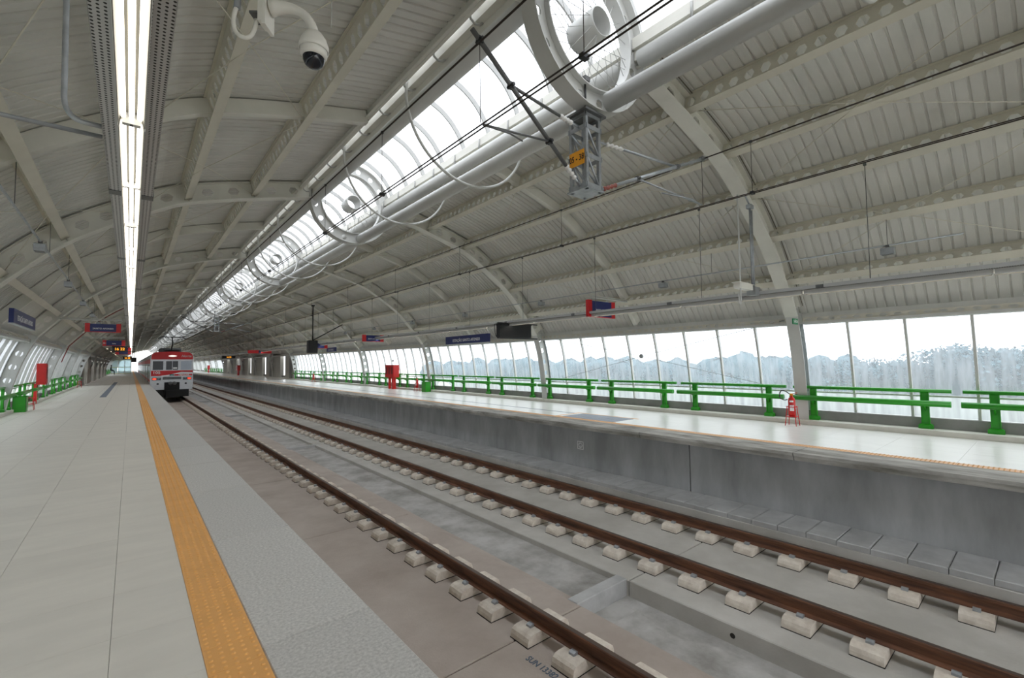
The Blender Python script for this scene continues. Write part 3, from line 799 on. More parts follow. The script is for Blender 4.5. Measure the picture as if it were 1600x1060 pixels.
# ================================================================= THINGS: overhead line
MX, MY = 4.75, 4.06
def lattice_mast(loc, lab, plate=None):
    o = empty('catenary_mast', loc, label=lab, cat='mast', group='hanging catenary masts')
    for sx in (-1, 1):
        for sy in (-1, 1): ob('leg', MB().cbox((sx * .13, sy * .13, -.53), (.045, .045, 1.06), GALV), o)
    for z in (-.03, -.2, -.6, -1.0):
        m = MB()
        for s in (-1, 1):
            m.cbox((0, s * .15, z), (.34, .012, .06), GALV); m.cbox((s * .15, 0, z), (.012, .34, .06), GALV)
        ob('collar', m, o)
    ob('base_plate', MB().cbox((0, 0, -1.05), (.36, .36, .02), GALV).cbox((0, 0, .0), (.42, .42, .03), GALVD), o)
    for s in (-1, 1):
        for (a, b) in ((-.22, -.57), (-.62, -.98)):
            m = MB(); m.tube([(-.12, s * .14, a), (.12, s * .14, b)], .018, GALV, 4); ob('diagonal', m, o)
            m = MB(); m.tube([(s * .14, .12, a), (s * .14, -.12, b)], .018, GALV, 4); ob('diagonal', m, o)
    ob('hanger_bolt', MB().tube([(-.15, -.15, -.05), (-.15, -.15, .42)], .016, BLACK, 6).cbox((-.15, -.15, .42), (.1, .1, .06), DARK), o)
    if plate:
        p = ob('number_plate', MB().cbox((-.172, .0, -.62), (.008, .26, .2), ORANGE), o)
        text('plate_digits', plate, .115, BLKLET, p, (-.1775, .0, -.62), FACE_LEFT, .001, sx=.8)
    return o
lattice_mast((MX, MY, 4.9), 'galvanised lattice mast with orange number plate hanging from the nearest ring', '05 - 38')
lattice_mast((MX, Y0 + 4 * BAY + .1, 5.0), 'small distant lattice mast hanging below the fifth ring', None)
def insul(mb, p, q, m, n=4):
    p, q = Vector(p), Vector(q); d = (q - p)
    pts, rs = [], []
    for k in range(n * 4 + 1):
        t = k / (n * 4); pts.append(p + d * t); rs.append(.02 + (.014 if k % 4 in (1, 2) else 0))
    mb.tube(pts, rs, m, 10)
def along(p, q, t): return tuple(Vector(p).lerp(Vector(q), t))
def cantilever(side, y, lab):
    dk = side < 0; mt = DARK if dk else GALV; mc = BLACK if dk else GALVD
    base = Vector((MX + side * .17, y, 3.9))
    o = empty('cantilever_arm', base, label=lab, cat='bracket arm', group='catenary cantilevers')
    A = Vector((0, 0, 0))
    B = Vector(((2.70, -.32, .98) if dk else (6.92, -.52, .84))) - Vector((base.x, 0, 0))
    ob('main_tube', MB().tube([along(A, B, .17), along(A, B, 1.06)], .026, mt, 10), o)
    m = MB(); insul(m, along(A, B, .06), along(A, B, .18), PORC if dk else PORCR); m.tube([A, along(A, B, .07)], .02, GALV, 8); ob('lower_insulator', m, o)
    T = Vector((0, 0, .8 if dk else .72)); J = Vector(along(A, B, .74))
    ob('top_tube', MB().tube([along(T, J, .3), J], .019, mt, 8), o)
    m = MB(); insul(m, along(T, J, .12), along(T, J, .32), PORC); m.tube([T, along(T, J, .14)], .016, GALV, 8); ob('upper_insulator', m, o)
    for t in (.74, 1.0, .36):
        p = along(A, B, t); m = MB(); m.cbox(p, (.06, .06, .06), mc); m.tube([(p[0], p[1] - .055, p[2]), (p[0], p[1] + .055, p[2])], .02, mc, 8); ob('clamp', m, o)
    S = along(A, B, .36); E_ = (B.x * .98, B.y, .09)
    ob('registration_arm', MB().tube([S, E_], .014, mt, 8), o)
    ob('steady_arm', MB().tube([E_, (B.x * .8, B.y - .02, .10), (B.x * .62, B.y * .5, .19)], .010, mt, 8), o)
    ob('hanger_wire', MB().tube([along(A, B, 1.0), (B.x, B.y, .1)], .004, WIRE, 5), o)
    return o
cantilever(-1, MY - .04, 'dark tubular cantilever arm reaching left from the nearest mast')
cantilever(1, MY - .04, 'galvanised cantilever arm reaching right from the nearest mast')
cantilever(-1, Y0 + 4 * BAY, 'distant cantilever arm reaching left from the far mast')
cantilever(1, Y0 + 4 * BAY, 'distant cantilever arm reaching right from the far mast')
def wire(name, x, z, r, lab, sag=0.):
    pts = [(x, YA + (YE - YA) * k / 40, z) for k in range(41)]
    tag(ob(name, MB().tube(pts, r, WIRE, 6)), lab, 'wire', 'overhead line wires')
LW, RW = 2.70, 6.92
wire('messenger_wire', LW, 4.86, .012, 'thick dark carrier wire above the train track')
wire('contact_wire', LW - .025, 3.95, .008, 'left one of the twin contact wires above the train track')
wire('contact_wire', LW + .025, 3.95, .008, 'right one of the twin contact wires above the train track')
wire('messenger_wire', RW, 4.74, .010, 'thin dark carrier wire above the empty track')
wire('contact_wire', RW - .025, 3.97, .007, 'left one of the twin contact wires above the empty track')
wire('contact_wire', RW + .025, 3.97, .007, 'right one of the twin contact wires above the empty track')
for (x, z1, z0, nm, ys) in ((LW, 4.86, 3.95, 'train', [2.3, 6.1, 8.6, 13, 17, 21.5, 26, 30.5, 35, 40]), (RW, 4.74, 3.97, 'empty', [-1.2, 2.75, 6.6, 10.5, 14.5, 19, 24, 29, 34, 39])):
    for i, y in enumerate(ys):
        o = empty('dropper', (x, y, z0), label='thin dropper wire between carrier and contact wires over the %s track, %s along' % (nm, ORD[i]), cat='wire', group='dropper wires')
        ob('strand', MB().tube([(0, 0, 0), (0, 0, z1 - z0)], .004, WIRE, 5), o)
        ob('wire_clamp', MB().cbox((0, 0, 0), (.07, .05, .04), BLACK).cbox((0, 0, z1 - z0), (.03, .04, .03), BLACK), o)

# ================================================================= THINGS: cable trays and lamps
def tray_mesh(L):
    mb = MB(); w = .135
    mb.box(-w, w, 0, L, 0, .003, TRAY); mb.box(-w, -w + .003, 0, L, 0, .06, TRAY); mb.box(w - .003, w, 0, L, 0, .06, TRAY)
    return mb.mesh('tray_length')
TL = 2.95
trm = tray_mesh(TL - .004)
joint = MB().box(-.14, .14, -.06, .06, -.004, -.001, GALVD).box(-.14, -.136, -.06, .06, 0, .055, GALVD).box(.136, .14, -.06, .06, 0, .055, GALVD).mesh('tray_joint')
FX = (MB(), MB(), MB())
fix_body = MB()
fix_body.prism_y([(-.055, -.075), (-.048, -.012), (-.02, 0), (.02, 0), (.048, -.012), (.055, -.075), (.053, -.075), (.045, -.014), (.02, -.004), (-.02, -.004), (-.045, -.014), (-.053, -.075)], 0, 2.38, MIRROR)
fix_body = fix_body.mesh('reflector')
housing = MB().box(-.059, -.056, 0, 2.38, -.076, .004, WHITE).mesh('side_cover')
housing2 = MB().box(.056, .059, 0, 2.38, -.076, .004, WHITE).mesh('side_cover')
spine = MB().box(-.014, .014, 0, 2.38, -.03, -.003, MIRROR).mesh('spine')
lampm = MB().tube([(0, .02, 0), (0, 1.17, 0)], .011, LAMP, 10).mesh('lamp_tube')
endc = MB().box(-.04, .04, -.025, .012, -.06, 0, WHITE).cbox((0, -.008, -.062), (.014, .014, .006), BLACK).mesh('end_cap')
sock = MB().box(-.056, .056, 1.175, 1.205, -.05, -.012, WHITE).mesh('lamp_holder')
for (tx, tz, who, ylist) in ((-.03, 2.93, 'left', [(3.23 - 2.42 + 2.42 * i) for i in range(-1, 40)]), (9.5, 2.80, 'right', [(.55 - 2.42 + 2.42 * i) for i in range(0, 41)])):
    tr = empty('cable_tray', (tx, 0, tz), label='long perforated grey cable tray hung above the %s platform' % who, cat='cable tray', group='cable trays')
    y = -7.0 if who == 'left' else -6.2
    while y < 105:
        ob('tray_length', trm, tr, (0, y, 0)); ob('tray_joint', joint, tr, (0, y, 0)); y += TL
    xx = tx - XC; s = RP.s_of_x(abs(xx)); rz = RP.at(s, .1).y
    for i in range(26 if who == 'right' else 14):
        yy = (1.95 + 2.95 * i) if who == 'right' else (14.4 + 5.9 * i)
        ob('hanger_rod', MB().tube([(0, yy, 0), (0, yy, rz - tz)], .006, GALVD, 5).cbox((0, yy, .03), (.04, .04, .04), GALVD).cbox((0, yy, rz - tz), (.04, .04, .05), GALVD), tr)
    for i, yy in enumerate(ylist):
        lab = ('fluorescent lamp fitting under the %s cable tray, %s from the camera end' % (who, ORD[i])) if i < 30 else 'tiny distant fluorescent lamp fitting far along the %s cable tray' % who
        o = empty('lamp_fitting', (tx, yy, tz - .008), label=lab, cat='lamp', group='fluorescent fittings under the %s tray' % who)
        ob('reflector', fix_body, o); ob('side_cover', housing, o); ob('side_cover', housing2, o); ob('spine', spine, o); ob('end_cap', endc, o)
        for a in (-.035, 0, .035):
            zz = -.048 if a == 0 else -.036
            for b in (0, 1.195): ob('lamp_tube', lampm, o, (a, b, zz))
        ob('lamp_holder', sock, o)
# conduits into the left tray
def conduit(name, pts, r, lab, m=GALV):
    o = tag(ob(name, MB().tube(pts, r, m, 10)), lab, 'conduit'); return o
def bend(p, c, q, n=8):
    p, c, q = Vector(p), Vector(c), Vector(q)
    return [tuple(p * (1 - t) ** 2 + c * 2 * t * (1 - t) + q * t * t) for t in [k / n for k in range(n + 1)]]
conduit('conduit_pipe', [(-.33, 3.5, 5.0), (-.33, 3.5, 3.6), (-.325, 3.5, 3.12)] + bend((-.325, 3.5, 3.05), (-.32, 3.5, 2.93), (-.24, 3.5, 2.925)) + [(-.165, 3.5, 2.925)], .014, 'grey conduit dropping from the roof and bending into the left tray')
conduit('conduit_pipe', [(-2.35, 3.62, 2.895), (-.165, 3.62, 2.91)], .0125, 'straight grey conduit running level from the left wall to the tray')
# speaker boxes on conduits along both sides
for (sx, who, ys) in ((-1.2, 'left', [1.9 + 4.4 * i for i in range(0, 7)]), (10.6, 'right', [1.9 + 4.6 * i for i in range(0, 7)])):
    c = empty('speaker_conduit', (sx, 0, 3.60), label='thin grey conduit carrying small boxes along the %s roof slope' % who, cat='conduit', group='speaker conduits')
    ob('pipe', MB().tube([(0, -4 if who == 'left' else .9, 0), (0, 34, 0)], .016, GALV, 8), c)
    for i in range(10):
        ob('hanger', MB().tube([(0, 1.9 + 3.3 * i, 0), (0, 1.9 + 3.3 * i, .62)], .005, GALVD, 5), c)
    for i, y in enumerate(ys):
        o = empty('speaker_box', (sx, y, 3.52), label='small grey speaker box under the %s side conduit, %s from the camera end' % (who, ORD[i]), cat='speaker box', group='speaker boxes')
        ob('box_body', MB().bbox(-.07, .07, -.1, .1, -.09, .035, GALV, .01), o)
        ob('box_grille', MB().box(-.06, .06, -.085, .085, -.094, -.09, GALVD), o)
        ob('pipe_clip', MB().cbox((0, 0, .06), (.05, .05, .06), GALVD), o)

# ================================================================= THINGS: green leaning rails
def bench_mesh():
    top = MB().tube([(.0, .06, .86), (.0, 2.85, .86)], .038, GREEN, 12)
    seat = MB().tube([(-.2, .05, .62), (-.2, 2.86, .62)], .06, GREEN, 14)
    post = MB().box(-.006, .006, -.062, .062, .12, .84, GREEN).box(-.03, .03, -.066, -.054, .12, .84, GREEN).box(-.03, .03, .054, .066, .12, .84, GREEN).bbox(-.06, .06, -.11, .11, .10, .2, GREEN, .03)
    br = MB()
    i = len(br.v)
    pf = [(.0, .45), (.0, .62), (-.2, .62), (-.2, .57)]
    for y in (-.012, .012): br.v += [(x, y, z) for x, z in pf]
    br.face((i, i + 1, i + 2, i + 3), GREEN); br.face((i + 7, i + 6, i + 5, i + 4), GREEN)
    for k in range(4): br.face((i + k, i + (k + 1) % 4, i + 4 + (k + 1) % 4, i + 4 + k), GREEN)
    return [m.mesh(n) for m, n in ((top, 'top_rail'), (seat, 'seat_bar'), (post, 'post'), (br, 'bracket'))]
bT, bS, bP, bB = bench_mesh()
BP_ = BAY / 3
for side in (1, -1):
    who = 'right' if side > 0 else 'left'
    far = [i for i in range(0)]
    cnt = 0
    for i in list(range(-3, 16)) + list(range(31, 40)):
        y = 1.30 + BP_ * i
        if side < 0 and i < -1: continue
        near = i < 16
        lab = ('green leaning rail along the %s glazed wall, %s from the camera end' % (who, ORD[cnt])) if near else 'tiny green leaning rail beyond the rooms on the %s platform' % who
        cnt += 1
        o = empty('leaning_rail', (12.40 if side > 0 else -3.10, y, 0), (0, 0, 0 if side > 0 else R(180)), label=lab, cat='leaning rail', group='green leaning rails on the %s side' % who)
        if side < 0: o.location.y = y + BP_
        ob('top_rail', bT, o); ob('seat_bar', bS, o)
        for py in (.46, BP_ - .52): ob('post', bP, o, (0, py, 0)); ob('bracket', bB, o, (0, py, 0))

# ================================================================= THINGS: fire points
def extinguisher(loc, lab, stand_lab, full=True):
    if full:
        o = empty('fire_extinguisher', (loc[0], loc[1], loc[2] + .22), label=lab, cat='fire extinguisher', group='fire extinguishers')
        ob('cylinder', MB().lathe([(0, 0), (.07, 0), (.075, .02), (.075, .36), (.06, .41), (.025, .44), (.025, .47), (0, .47)], RED, 18), o)
        ob('label_band', MB().lathe([(.0765, .12), (.0765, .25)], LETTER, 8, (0, 0, 0), 'z', R(165), R(235)).lathe([(.0765, .32), (.0765, .36)], LETTER, 8, (0, 0, 0), 'z', R(165), R(225)), o)
        ob('valve', MB().cbox((0, 0, .49), (.04, .05, .05), ORANGE).tube([(0, 0, .5), (.0, -.12, .54)], .008, RED, 6).tube([(0, 0, .48), (0, -.12, .50)], .007, BLACK, 6), o)
        ob('hose', MB().tube(bend((0, .02, .49), (-.02, .26, .70), (-.03, .24, .42), 10) + bend((-.03, .24, .42), (-.03, .16, .33), (-.05, .07, .38), 6), .011, BLACK, 8), o)
    s = empty('extinguisher_stand', loc, label=stand_lab, cat='stand', group='extinguisher stands')
    for t in (45, 135, 225, 315):
        c, d = math.cos(R(t)), math.sin(R(t)); ob('leg', MB().tube([(.16 * c, .16 * d, 0), (.105 * c, .105 * d, .45)], .009, RED, 6), s)
    for z in (.21, .43): ob('hoop', MB().tube([(.11 * math.cos(2 * math.pi * k / 16), .11 * math.sin(2 * math.pi * k / 16), z) for k in range(16)], .009, RED, 6, closed=True), s)
    ob('tray', MB().lathe([(0, .205), (.11, .205), (.11, .215), (0, .215)], RED, 14), s)
extinguisher((11.75, 3.98, 0), 'red fire extinguisher with black hose before the right green rails', 'red wire stand holding the near right extinguisher')
extinguisher((11.70, 21.9, 0), 'red fire extinguisher beside the green box on the right platform', 'red wire stand beside the green box on the right platform')
extinguisher((11.9, 40.5, 0), 'tiny red fire extinguisher far along the right green rails', 'tiny red wire stand far along the right green rails')
extinguisher((-2.72, 23.4, 0), '', 'empty red wire stand beside the green box on the left platform', False)
extinguisher((-2.80, 45.0, 0), '', 'small empty red wire stand at the far end of the left green rails', False)
def green_box(loc, lab):
    o = empty('green_bin', loc, label=lab, cat='bin', group='green boxes by the rails')
    ob('bin_body', MB().box(-.16, .16, -.2, -.19, .03, .52, GREEN).box(-.16, .16, .19, .2, .03, .52, GREEN).box(-.16, -.15, -.2, .2, .03, .52, GREEN).box(.15, .16, -.2, .2, .03, .52, GREEN).box(-.16, .16, -.2, .2, 0, .03, GREEN), o)
    ob('bin_lip', MB().tube([(-.16, -.2, .52), (.16, -.2, .52), (.16, .2, .52), (-.16, .2, .52)], .012, GREEN, 6, closed=True), o)
green_box((11.95, 21.35, 0), 'open green box by the extinguisher on the right platform')
green_box((-2.86, 22.7, 0), 'open green box below the left green rails')
def hose_cabinet(loc, side, lab, n=2, hy=.55, hx=.18, z0=.68, z1=1.42):
    o = empty('hose_cabinet', loc, label=lab, cat='fire cabinet', group='red hose cabinets')
    pa, pb = (-.09, .09) if side > 0 else (-.21, -.12)
    ob('post', MB().box(pa, pb, -hy * .6, -hy * .6 + .22, 0, z0 + .05, RED), o)
    ob('post', MB().box(pa + .02, pb - .02, hy * .5, hy * .5 + .1, 0, z0 + .05, RED), o)
    ob('cabinet_body', MB().bbox(-hx, hx, -hy, hy, z0, z1, RED, .02), o)
    w = 2 * hy / n
    for k in range(n):
        s = -hy + w * (k + .5)
        d = ob('door', MB().box(-hx - .012 if side > 0 else hx, -hx if side > 0 else hx + .012, s - w * .46, s + w * .46, z0 + .05, z1 - .05, RED), o)
        ob('door_window', MB().cbox((side * (-hx - .014), s, (z0 + z1) / 2 + .04), (.006, w * .5, (z1 - z0) * .55), DRED), d)
    ob('front_plate', MB().box(-hx * .8, hx * .8, -hy - .01, -hy, z0 + .06, z1 - .06, RED), o)
hose_cabinet((11.93, 25.4, 0), 1, 'red hose cabinet with three dark windows before the right glazed wall', 3)
hose_cabinet((-2.84, 27.2, 0), -1, 'tall red hose cabinet standing among the left green rails', 1, .24, .14, .78, 1.66)
hose_cabinet((11.6, 74, 0), 1, 'small dark red hose cabinet by the far right room wall')
hose_cabinet((11.8, 108, 0), 1, 'tiny red hose cabinet beyond the rooms on the right platform')
conduit('red_pipe', [(XC - p.x + .04, 30.3, p.y) for p in [RP.at(RP.L * (.55 + .45 * k / 8), -.05) for k in range(9)]] + [(XC - p.x + .04, 30.3, p.y) for p in [WP.at(WP.L * .32 * k / 4, -.05) for k in range(1, 5)]], .02, 'thin red pipe following the arch down the left wall', mat('dull_red_pipe', rgb(140, 50, 44), .5))

# ================================================================= THINGS: signs and displays
def sign(name, loc, rot, w, h, words, size, lab, red=0., group='hanging signs', back=True):
    o = empty(name, loc, rot, label=lab, cat='sign', group=group)
    ob('panel', MB().box(-w / 2 + red, w / 2 - red, -.04, .04, -h / 2, h / 2, BLUE), o)
    if red:
        for s in (-1, 1):
            a, b = sorted((s * w / 2, s * (w / 2 - red))); ob('end_panel', MB().box(a, b, -.042, .042, -h / 2 - .02, h / 2 + .02, SREDM), o)
    ob('frame_edge', MB().box(-w / 2, w / 2, -.045, .045, -h / 2 - .018, -h / 2, SREDM if red else GALV), o)
    if words: text('lettering', words, size * .85, LETTER, o, (0, -.042, -.03), FACE_CAM, .001)
    return o
sign('station_sign', (11.15, 16.4, 2.53), (0, 0, R(-90)), 3.3, .34, 'ESTAÇÃO SANTO AFONSO', .2, 'long navy station name board above the right glazed wall')
sign('station_sign', (-2.05, 16.2, 2.67), (0, 0, R(90)), 2.95, .32, 'ESTAÇÃO SANTO AFONSO', .2, 'long navy station name board above the left glazed wall')
sign('station_sign', (11.15, 33.8, 2.55), (0, 0, R(-90)), 1.9, .3, 'SANTO AFONSO', .17, 'small navy name board further along the right wall')
def hang_bar(o, x0, x1, z):
    ob('hanging_bar', MB().tube([(x0, 0, z), (x1, 0, z)], .022, WHITE, 8).tube([(x0 + .05, 0, z + .05), (x1, 0, z + .05)], .012, WHITE, 8), o)
    for x in (-.3, .3): ob('hanger', MB().tube([(x, 0, z), (x, 0, .15)], .01, WHITE, 6), o)
o = sign('hanging_sign', (-.78, 21.5, 2.87), (0, 0, 0), .95, .27, 'SANTO AFONSO', .085, 'navy hanging sign with red ends reading SANTO AFONSO over the left platform', .13); hang_bar(o, -1.1, .5, .27)
o = sign('hanging_sign', (-.68, 30.3, 2.67), (0, 0, 0), .86, .25, 'Saída', .08, 'second smaller navy hanging sign with red ends on the left platform', .14); hang_bar(o, -1.2, .4, .25)
text('arrow_disc', '←', .16, LETTER, o, (-.35, -.05, -.01), FACE_CAM, .001)
o = sign('hanging_sign', (-.45, 44, 2.62), (0, 0, 0), .9, .5, '', .08, 'dark red and navy sign far along the left platform', .2); hang_bar(o, -1.2, .4, .3)
o = sign('hanging_sign', (9.9, 8.0, 2.95), (0, 0, 0), 1.15, .42, 'SANTO AFONSO', .085, 'navy hanging sign with red ends crossed by the right cable tray', .16); hang_bar(o, -.4, 1.2, .3)
o = sign('hanging_sign', (9.3, 22.0, 2.78), (0, 0, 0), 1.1, .3, 'SANTO AFONSO', .085, 'second red and navy hanging sign along the right cable tray', .18); hang_bar(o, -.4, 1.6, .25)
o = sign('hanging_sign', (9.35, 30.8, 2.7), (0, 0, 0), 1.1, .3, '', .085, 'third red and navy hanging sign behind the black monitor', .2); hang_bar(o, -.4, 1.6, .25)
o = sign('hanging_sign', (9.35, 48.5, 2.72), (0, 0, 0), 2.0, .26, '', .085, 'long dark red sign where the right rooms begin', .9); hang_bar(o, -.4, 1.6, .25)
o = empty('exit_sign', (11.62, 3.80, 2.39), label='small green exit sign on the nearest right column', cat='sign')
ob('panel', MB().cbox((0, 0, 0), (.3, .02, .13), mat('exit_green', rgb(30, 140, 90), .4)), o); text('lettering', 'SAÍDA', .09, LETTER, o, (.02, -.012, 0), FACE_CAM, .001)
def led(loc, w, h, lab, words=None):
    o = empty('led_display', loc, label=lab, cat='display', group='platform displays')
    ob('housing', MB().box(-w / 2, w / 2, -.09, .09, -h / 2, h / 2, BLACK), o)
    ob('bezel', MB().box(-w / 2 - .02, w / 2 + .02, -.1, .1, h / 2, h / 2 + .03, BLACK).box(-w / 2 - .02, w / 2 + .35, -.03, .03, h / 2 + .03, h / 2 + .06, BLACK).box(-w / 2 - .02, w / 2 + .35, -.03, .03, -h / 2 - .04, -h / 2 - .005, BLACK), o)
    ob('cable', MB().tube([(-w / 2, 0, h / 2)] + bend((-w / 2 - .14, 0, h / 2), (-w / 2 - .14, 0, -h / 2 - .02), (-w / 2, 0, -h / 2), 8), .012, BLACK, 6), o)
    if words: text('lit_digits', words, h * .9, LEDO, o, (0, -.095, 0), FACE_CAM, .002)
led((9.72, 11.5, 2.54), 1.36, .42, 'unlit black display panel hanging by the right cable tray')
led((-.47, 31.0, 2.385), .56, .2, 'clock display with orange digits over the left platform', '16 22')
led((-.3, 60, 2.30), .7, .22, 'distant orange lit display over the left platform', '16 22')
led((9.3, 66, 2.45), 1.4, .25, 'distant orange lit display along the right platform', '16 22')
# driver's monitor
o = empty('driver_monitor', (8.6, 29.6, 2.2), label='black monitor box on a pole with a diagonal stay above the right platform edge', cat='monitor')
ob('housing', MB().bbox(-.27, .27, -.2, .2, 0, .78, BLACK, .03), o); ob('pole', MB().tube([(.02, 0, .78), (.02, 0, 2.95)], .035, BLACK, 8), o)
ob('stay', MB().tube([(.05, 0, .8), (1.85, .0, 1.85)], .03, BLACK, 8), o); ob('ceiling_cap', MB().cbox((.02, 0, 2.95), (.16, .16, .08), BLACK), o)
o = empty('driver_monitor', (.30, 86, 2.0), label='small dark monitor box hanging above the far left platform edge', cat='monitor')
ob('housing', MB().bbox(-.3, .3, -.2, .2, 0, .7, BLACK, .03), o); ob('pole', MB().tube([(0, 0, .7), (0, 0, 3.0)], .035, BLACK, 8), o)

# ================================================================= THINGS: cameras
o = empty('dome_camera', (.932, 3.253, 3.68), label='white dome camera with smoked lens on a curved arm', cat='camera')
a_ = R(38); mx_, my_ = -math.cos(a_), math.sin(a_)     # direction from the dome back to the bracket
ob('housing', MB().lathe([(.035, .185), (.06, .17), (.085, .13), (.098, .085), (.10, .055), (.094, .05)], PLASTW, 28), o)
ob('inner_ring', MB().lathe([(.09, .06), (.088, .02), (.076, .0), (.07, .0)], PLASTW, 28), o)
ob('lens_dome', MB().lathe([(.072, .005), (.070, -.022), (.056, -.05), (.03, -.068), (0, -.074)], SMOKE, 28), o)
P = lambda q, z: (mx_ * q, my_ * q, z)
ob('arm', MB().tube(bend(P(0, .175), P(.04, .40), P(.30, .36), 12), [.036 - .008 * math.sin(math.pi * k / 12) + .02 * (k / 12) ** 4 for k in range(13)], PLASTW, 14), o)
pt = P(.32, .36); ang = math.atan2(my_, mx_)
br = ob('wall_plate', MB().box(-.012, .012, -.065, .065, -.16, .22, PLASTW).box(.014, .045, -.055, .055, -.13, .25, PLASTW), o, pt, (0, 0, ang))
ob('clamp_strap', MB().box(.045, .1, -.06, .06, -.08, -.065, GALVD).box(.045, .1, -.06, .06, .1, .115, GALVD), br)
ob('flex_hose', MB().tube([(.07, .02, -.1)] + bend((.07, .02, -.12), (.08, .05, -.3), (.15, .08, -.26), 8) + bend((.15, .08, -.26), (.21, .1, -.22), (.17, .08, -.05), 8), .014, PLASTW, 8), br)
ob('support_pipe', MB().tube([(.17, .08, -.07), (.13, .06, .8), (.13, .06, 1.42)], .022, GALV, 10), br)
o = empty('bullet_camera', (9.0, 3.75, 2.86), label='white box camera on a pipe bracket beside the right cable tray', cat='camera')
ob('housing', MB().box(-.4, .15, -.06, .06, 0, .1, PLASTW).box(-.45, .18, -.075, .075, .1, .115, PLASTW), o)
ob('pole', MB().tube([(.28, 0, -.05), (.28, 0, 1.7)], .02, GALV, 8).tube([(.35, 0, -.05), (.35, 0, 1.62)], .02, GALV, 8), o)
ob('foot_plate', MB().cbox((.31, 0, 0), (.22, .16, .16), GALV), o); ob('head_clamp', MB().cbox((.29, 0, 1.68), (.14, .09, .08), GALV).tube([(.3, 0, 1.68), (.1, 0, 1.86)], .018, GALV, 6), o)
ob('swing_link', MB().tube([(.15, 0, .05), (.3, 0, .05)], .025, GALV, 8), o)
conduit('hook_pipe', [(8.63, 3.7, 4.62), (8.63, 3.7, 2.66)] + bend((8.63, 3.7, 2.62), (8.61, 3.7, 2.52), (8.56, 3.7, 2.56), 6) + [(8.55, 3.7, 2.75)], .014, 'white hanging pipe ending in a small hook above the right platform edge', WHITE)
o = empty('pipe_bracket', (1.0, 3.9, 5.1), label='thin white rod hanging from the left roof slope', cat='rod'); ob('rod', MB().tube([(.55, .9, 0), (.55, .9, .6)], .006, WHITE, 6), o)

# ================================================================= THINGS: train
train = empty('train', (2.63, 47.0, RT), label='red and silver commuter train numbered 105 standing at the left platform', cat='train')
HW = 1.43; ZB, ZT = .78, 3.88
def body_prof(grow=0., zb=ZB, zt=ZT):
    P = [(-HW + .04, zb), (-HW, zb + .35), (-HW, zt - .55)]
    for k in range(1, 7):
        t = R(180 - 90 * k / 6); P.append((-HW + .42 + .42 * math.cos(t), zt - .42 + .42 * math.sin(t) * 1.0))
    P.append((0, zt + .06))
    return [(x * (1 + grow), z) for x, z in P] + [(-x * (1 + grow), z) for x, z in reversed(P[:-1])]
CL = 21.5
for c in range(4):
    y = c * (CL + .55)
    b = ob('car_body', MB().prism_y(body_prof(), y, y + CL, STAIN), train)
    ob('underframe', MB().box(-1.2, 1.2, y + .5, y + CL - .5, .25, .8, UNDER), b)
    ob('red_band', MB().box(-HW - .006, HW + .006, y + .2, y + CL - .2, 2.95, 3.32, SREDM).box(-HW - .006, HW + .006, y + .2, y + CL - .2, 1.45, 1.6, SREDM), b)
    for i in range(9):
        if i in (2, 6): 
            ob('car_door', MB().box(-HW - .012, HW + .012, y + 1.3 + i * 2.2, y + 2.7 + i * 2.2, .95, 2.9, DOORM), b)
        else: ob('car_window', MB().box(-HW - .01, HW + .01, y + 1.2 + i * 2.2, y + 2.9 + i * 2.2, 1.9, 2.75, TGLASS), b)
    for yb in (3.2, CL - 3.2):
        ob('bogie', MB().box(-1.1, 1.1, y + yb - 1.4, y + yb + 1.4, .2, .65, UNDER), b)
        for dy in (-1.05, 1.05): ob('wheelset', MB().lathe([(0, -.9), (.43, -.9), (.43, -.76), (.08, -.76), (.08, .76), (.43, .76), (.43, .9), (0, .9)], UNDER, 18, (0, y + yb + dy, .43), 'x'), b)
    if c < 3: ob('gangway', MB().box(-.7, .7, y + CL, y + CL + .55, .9, 3.4, UNDER), train)
face = ob('cab_front', MB().prism_y(body_prof(-.006), -.06, .0, STAIN), train)
def fbox(name, x0, x1, z0, z1, m, d=.012, par=face): return ob(name, MB().box(x0, x1, -.06 - d, -.06, z0, z1, m), par)
# red upper band following the rounded roof corners
P_ = [(x, z) for x, z in body_prof(-.03) if z > 3.1]; P_ = [(-HW * .965, 3.28)] + [p for p in P_ if p[1] > 3.28] + [(HW * .965, 3.28)]
ob('upper_red_panel', MB().prism_y(P_, -.075, -.06, SREDM), face)
ob('headboard', MB().prism_y([(.26 * math.cos(2 * math.pi * k / 20) * (1 if abs(math.cos(2 * math.pi * k / 20)) < .9 else 1.1), 3.56 + .075 * math.sin(2 * math.pi * k / 20)) for k in range(20)], -.085, -.07, HEADS), face)
text('destination', 'Norte', .27, mat('silver_lettering', rgb(200, 190, 190), .4), face, (.93, -.082, 3.55), FACE_CAM, .002, shear=.25)
for (x0, x1, m) in ((-1.28, -.60, TGLASS), (-.42, .38, TGLASS), (.56, 1.30, TGLASSL)):
    w_ = fbox('cab_window', x0, x1, 2.42, 3.14, m, .008)
    ob('window_frame', MB().box(x0 - .04, x0, -.075, -.06, 2.38, 3.18, STAIN).box(x1, x1 + .04, -.075, -.06, 2.38, 3.18, STAIN).box(x0, x1, -.075, -.06, 3.14, 3.18, STAIN).box(x0, x1, -.075, -.06, 2.38, 2.42, STAIN), w_)
fbox('door_post', -.02, .01, 2.42, 3.14, STAIN, .014); fbox('interior_panel', .05, .32, 2.5, 2.62, LETTER, .011)
n = 20
zb = lambda x: 1.98 + .20 * (1 / (1 + math.exp(-(x - .0) * 3.2))) if x < .9 else 2.16
rb = MB(); 
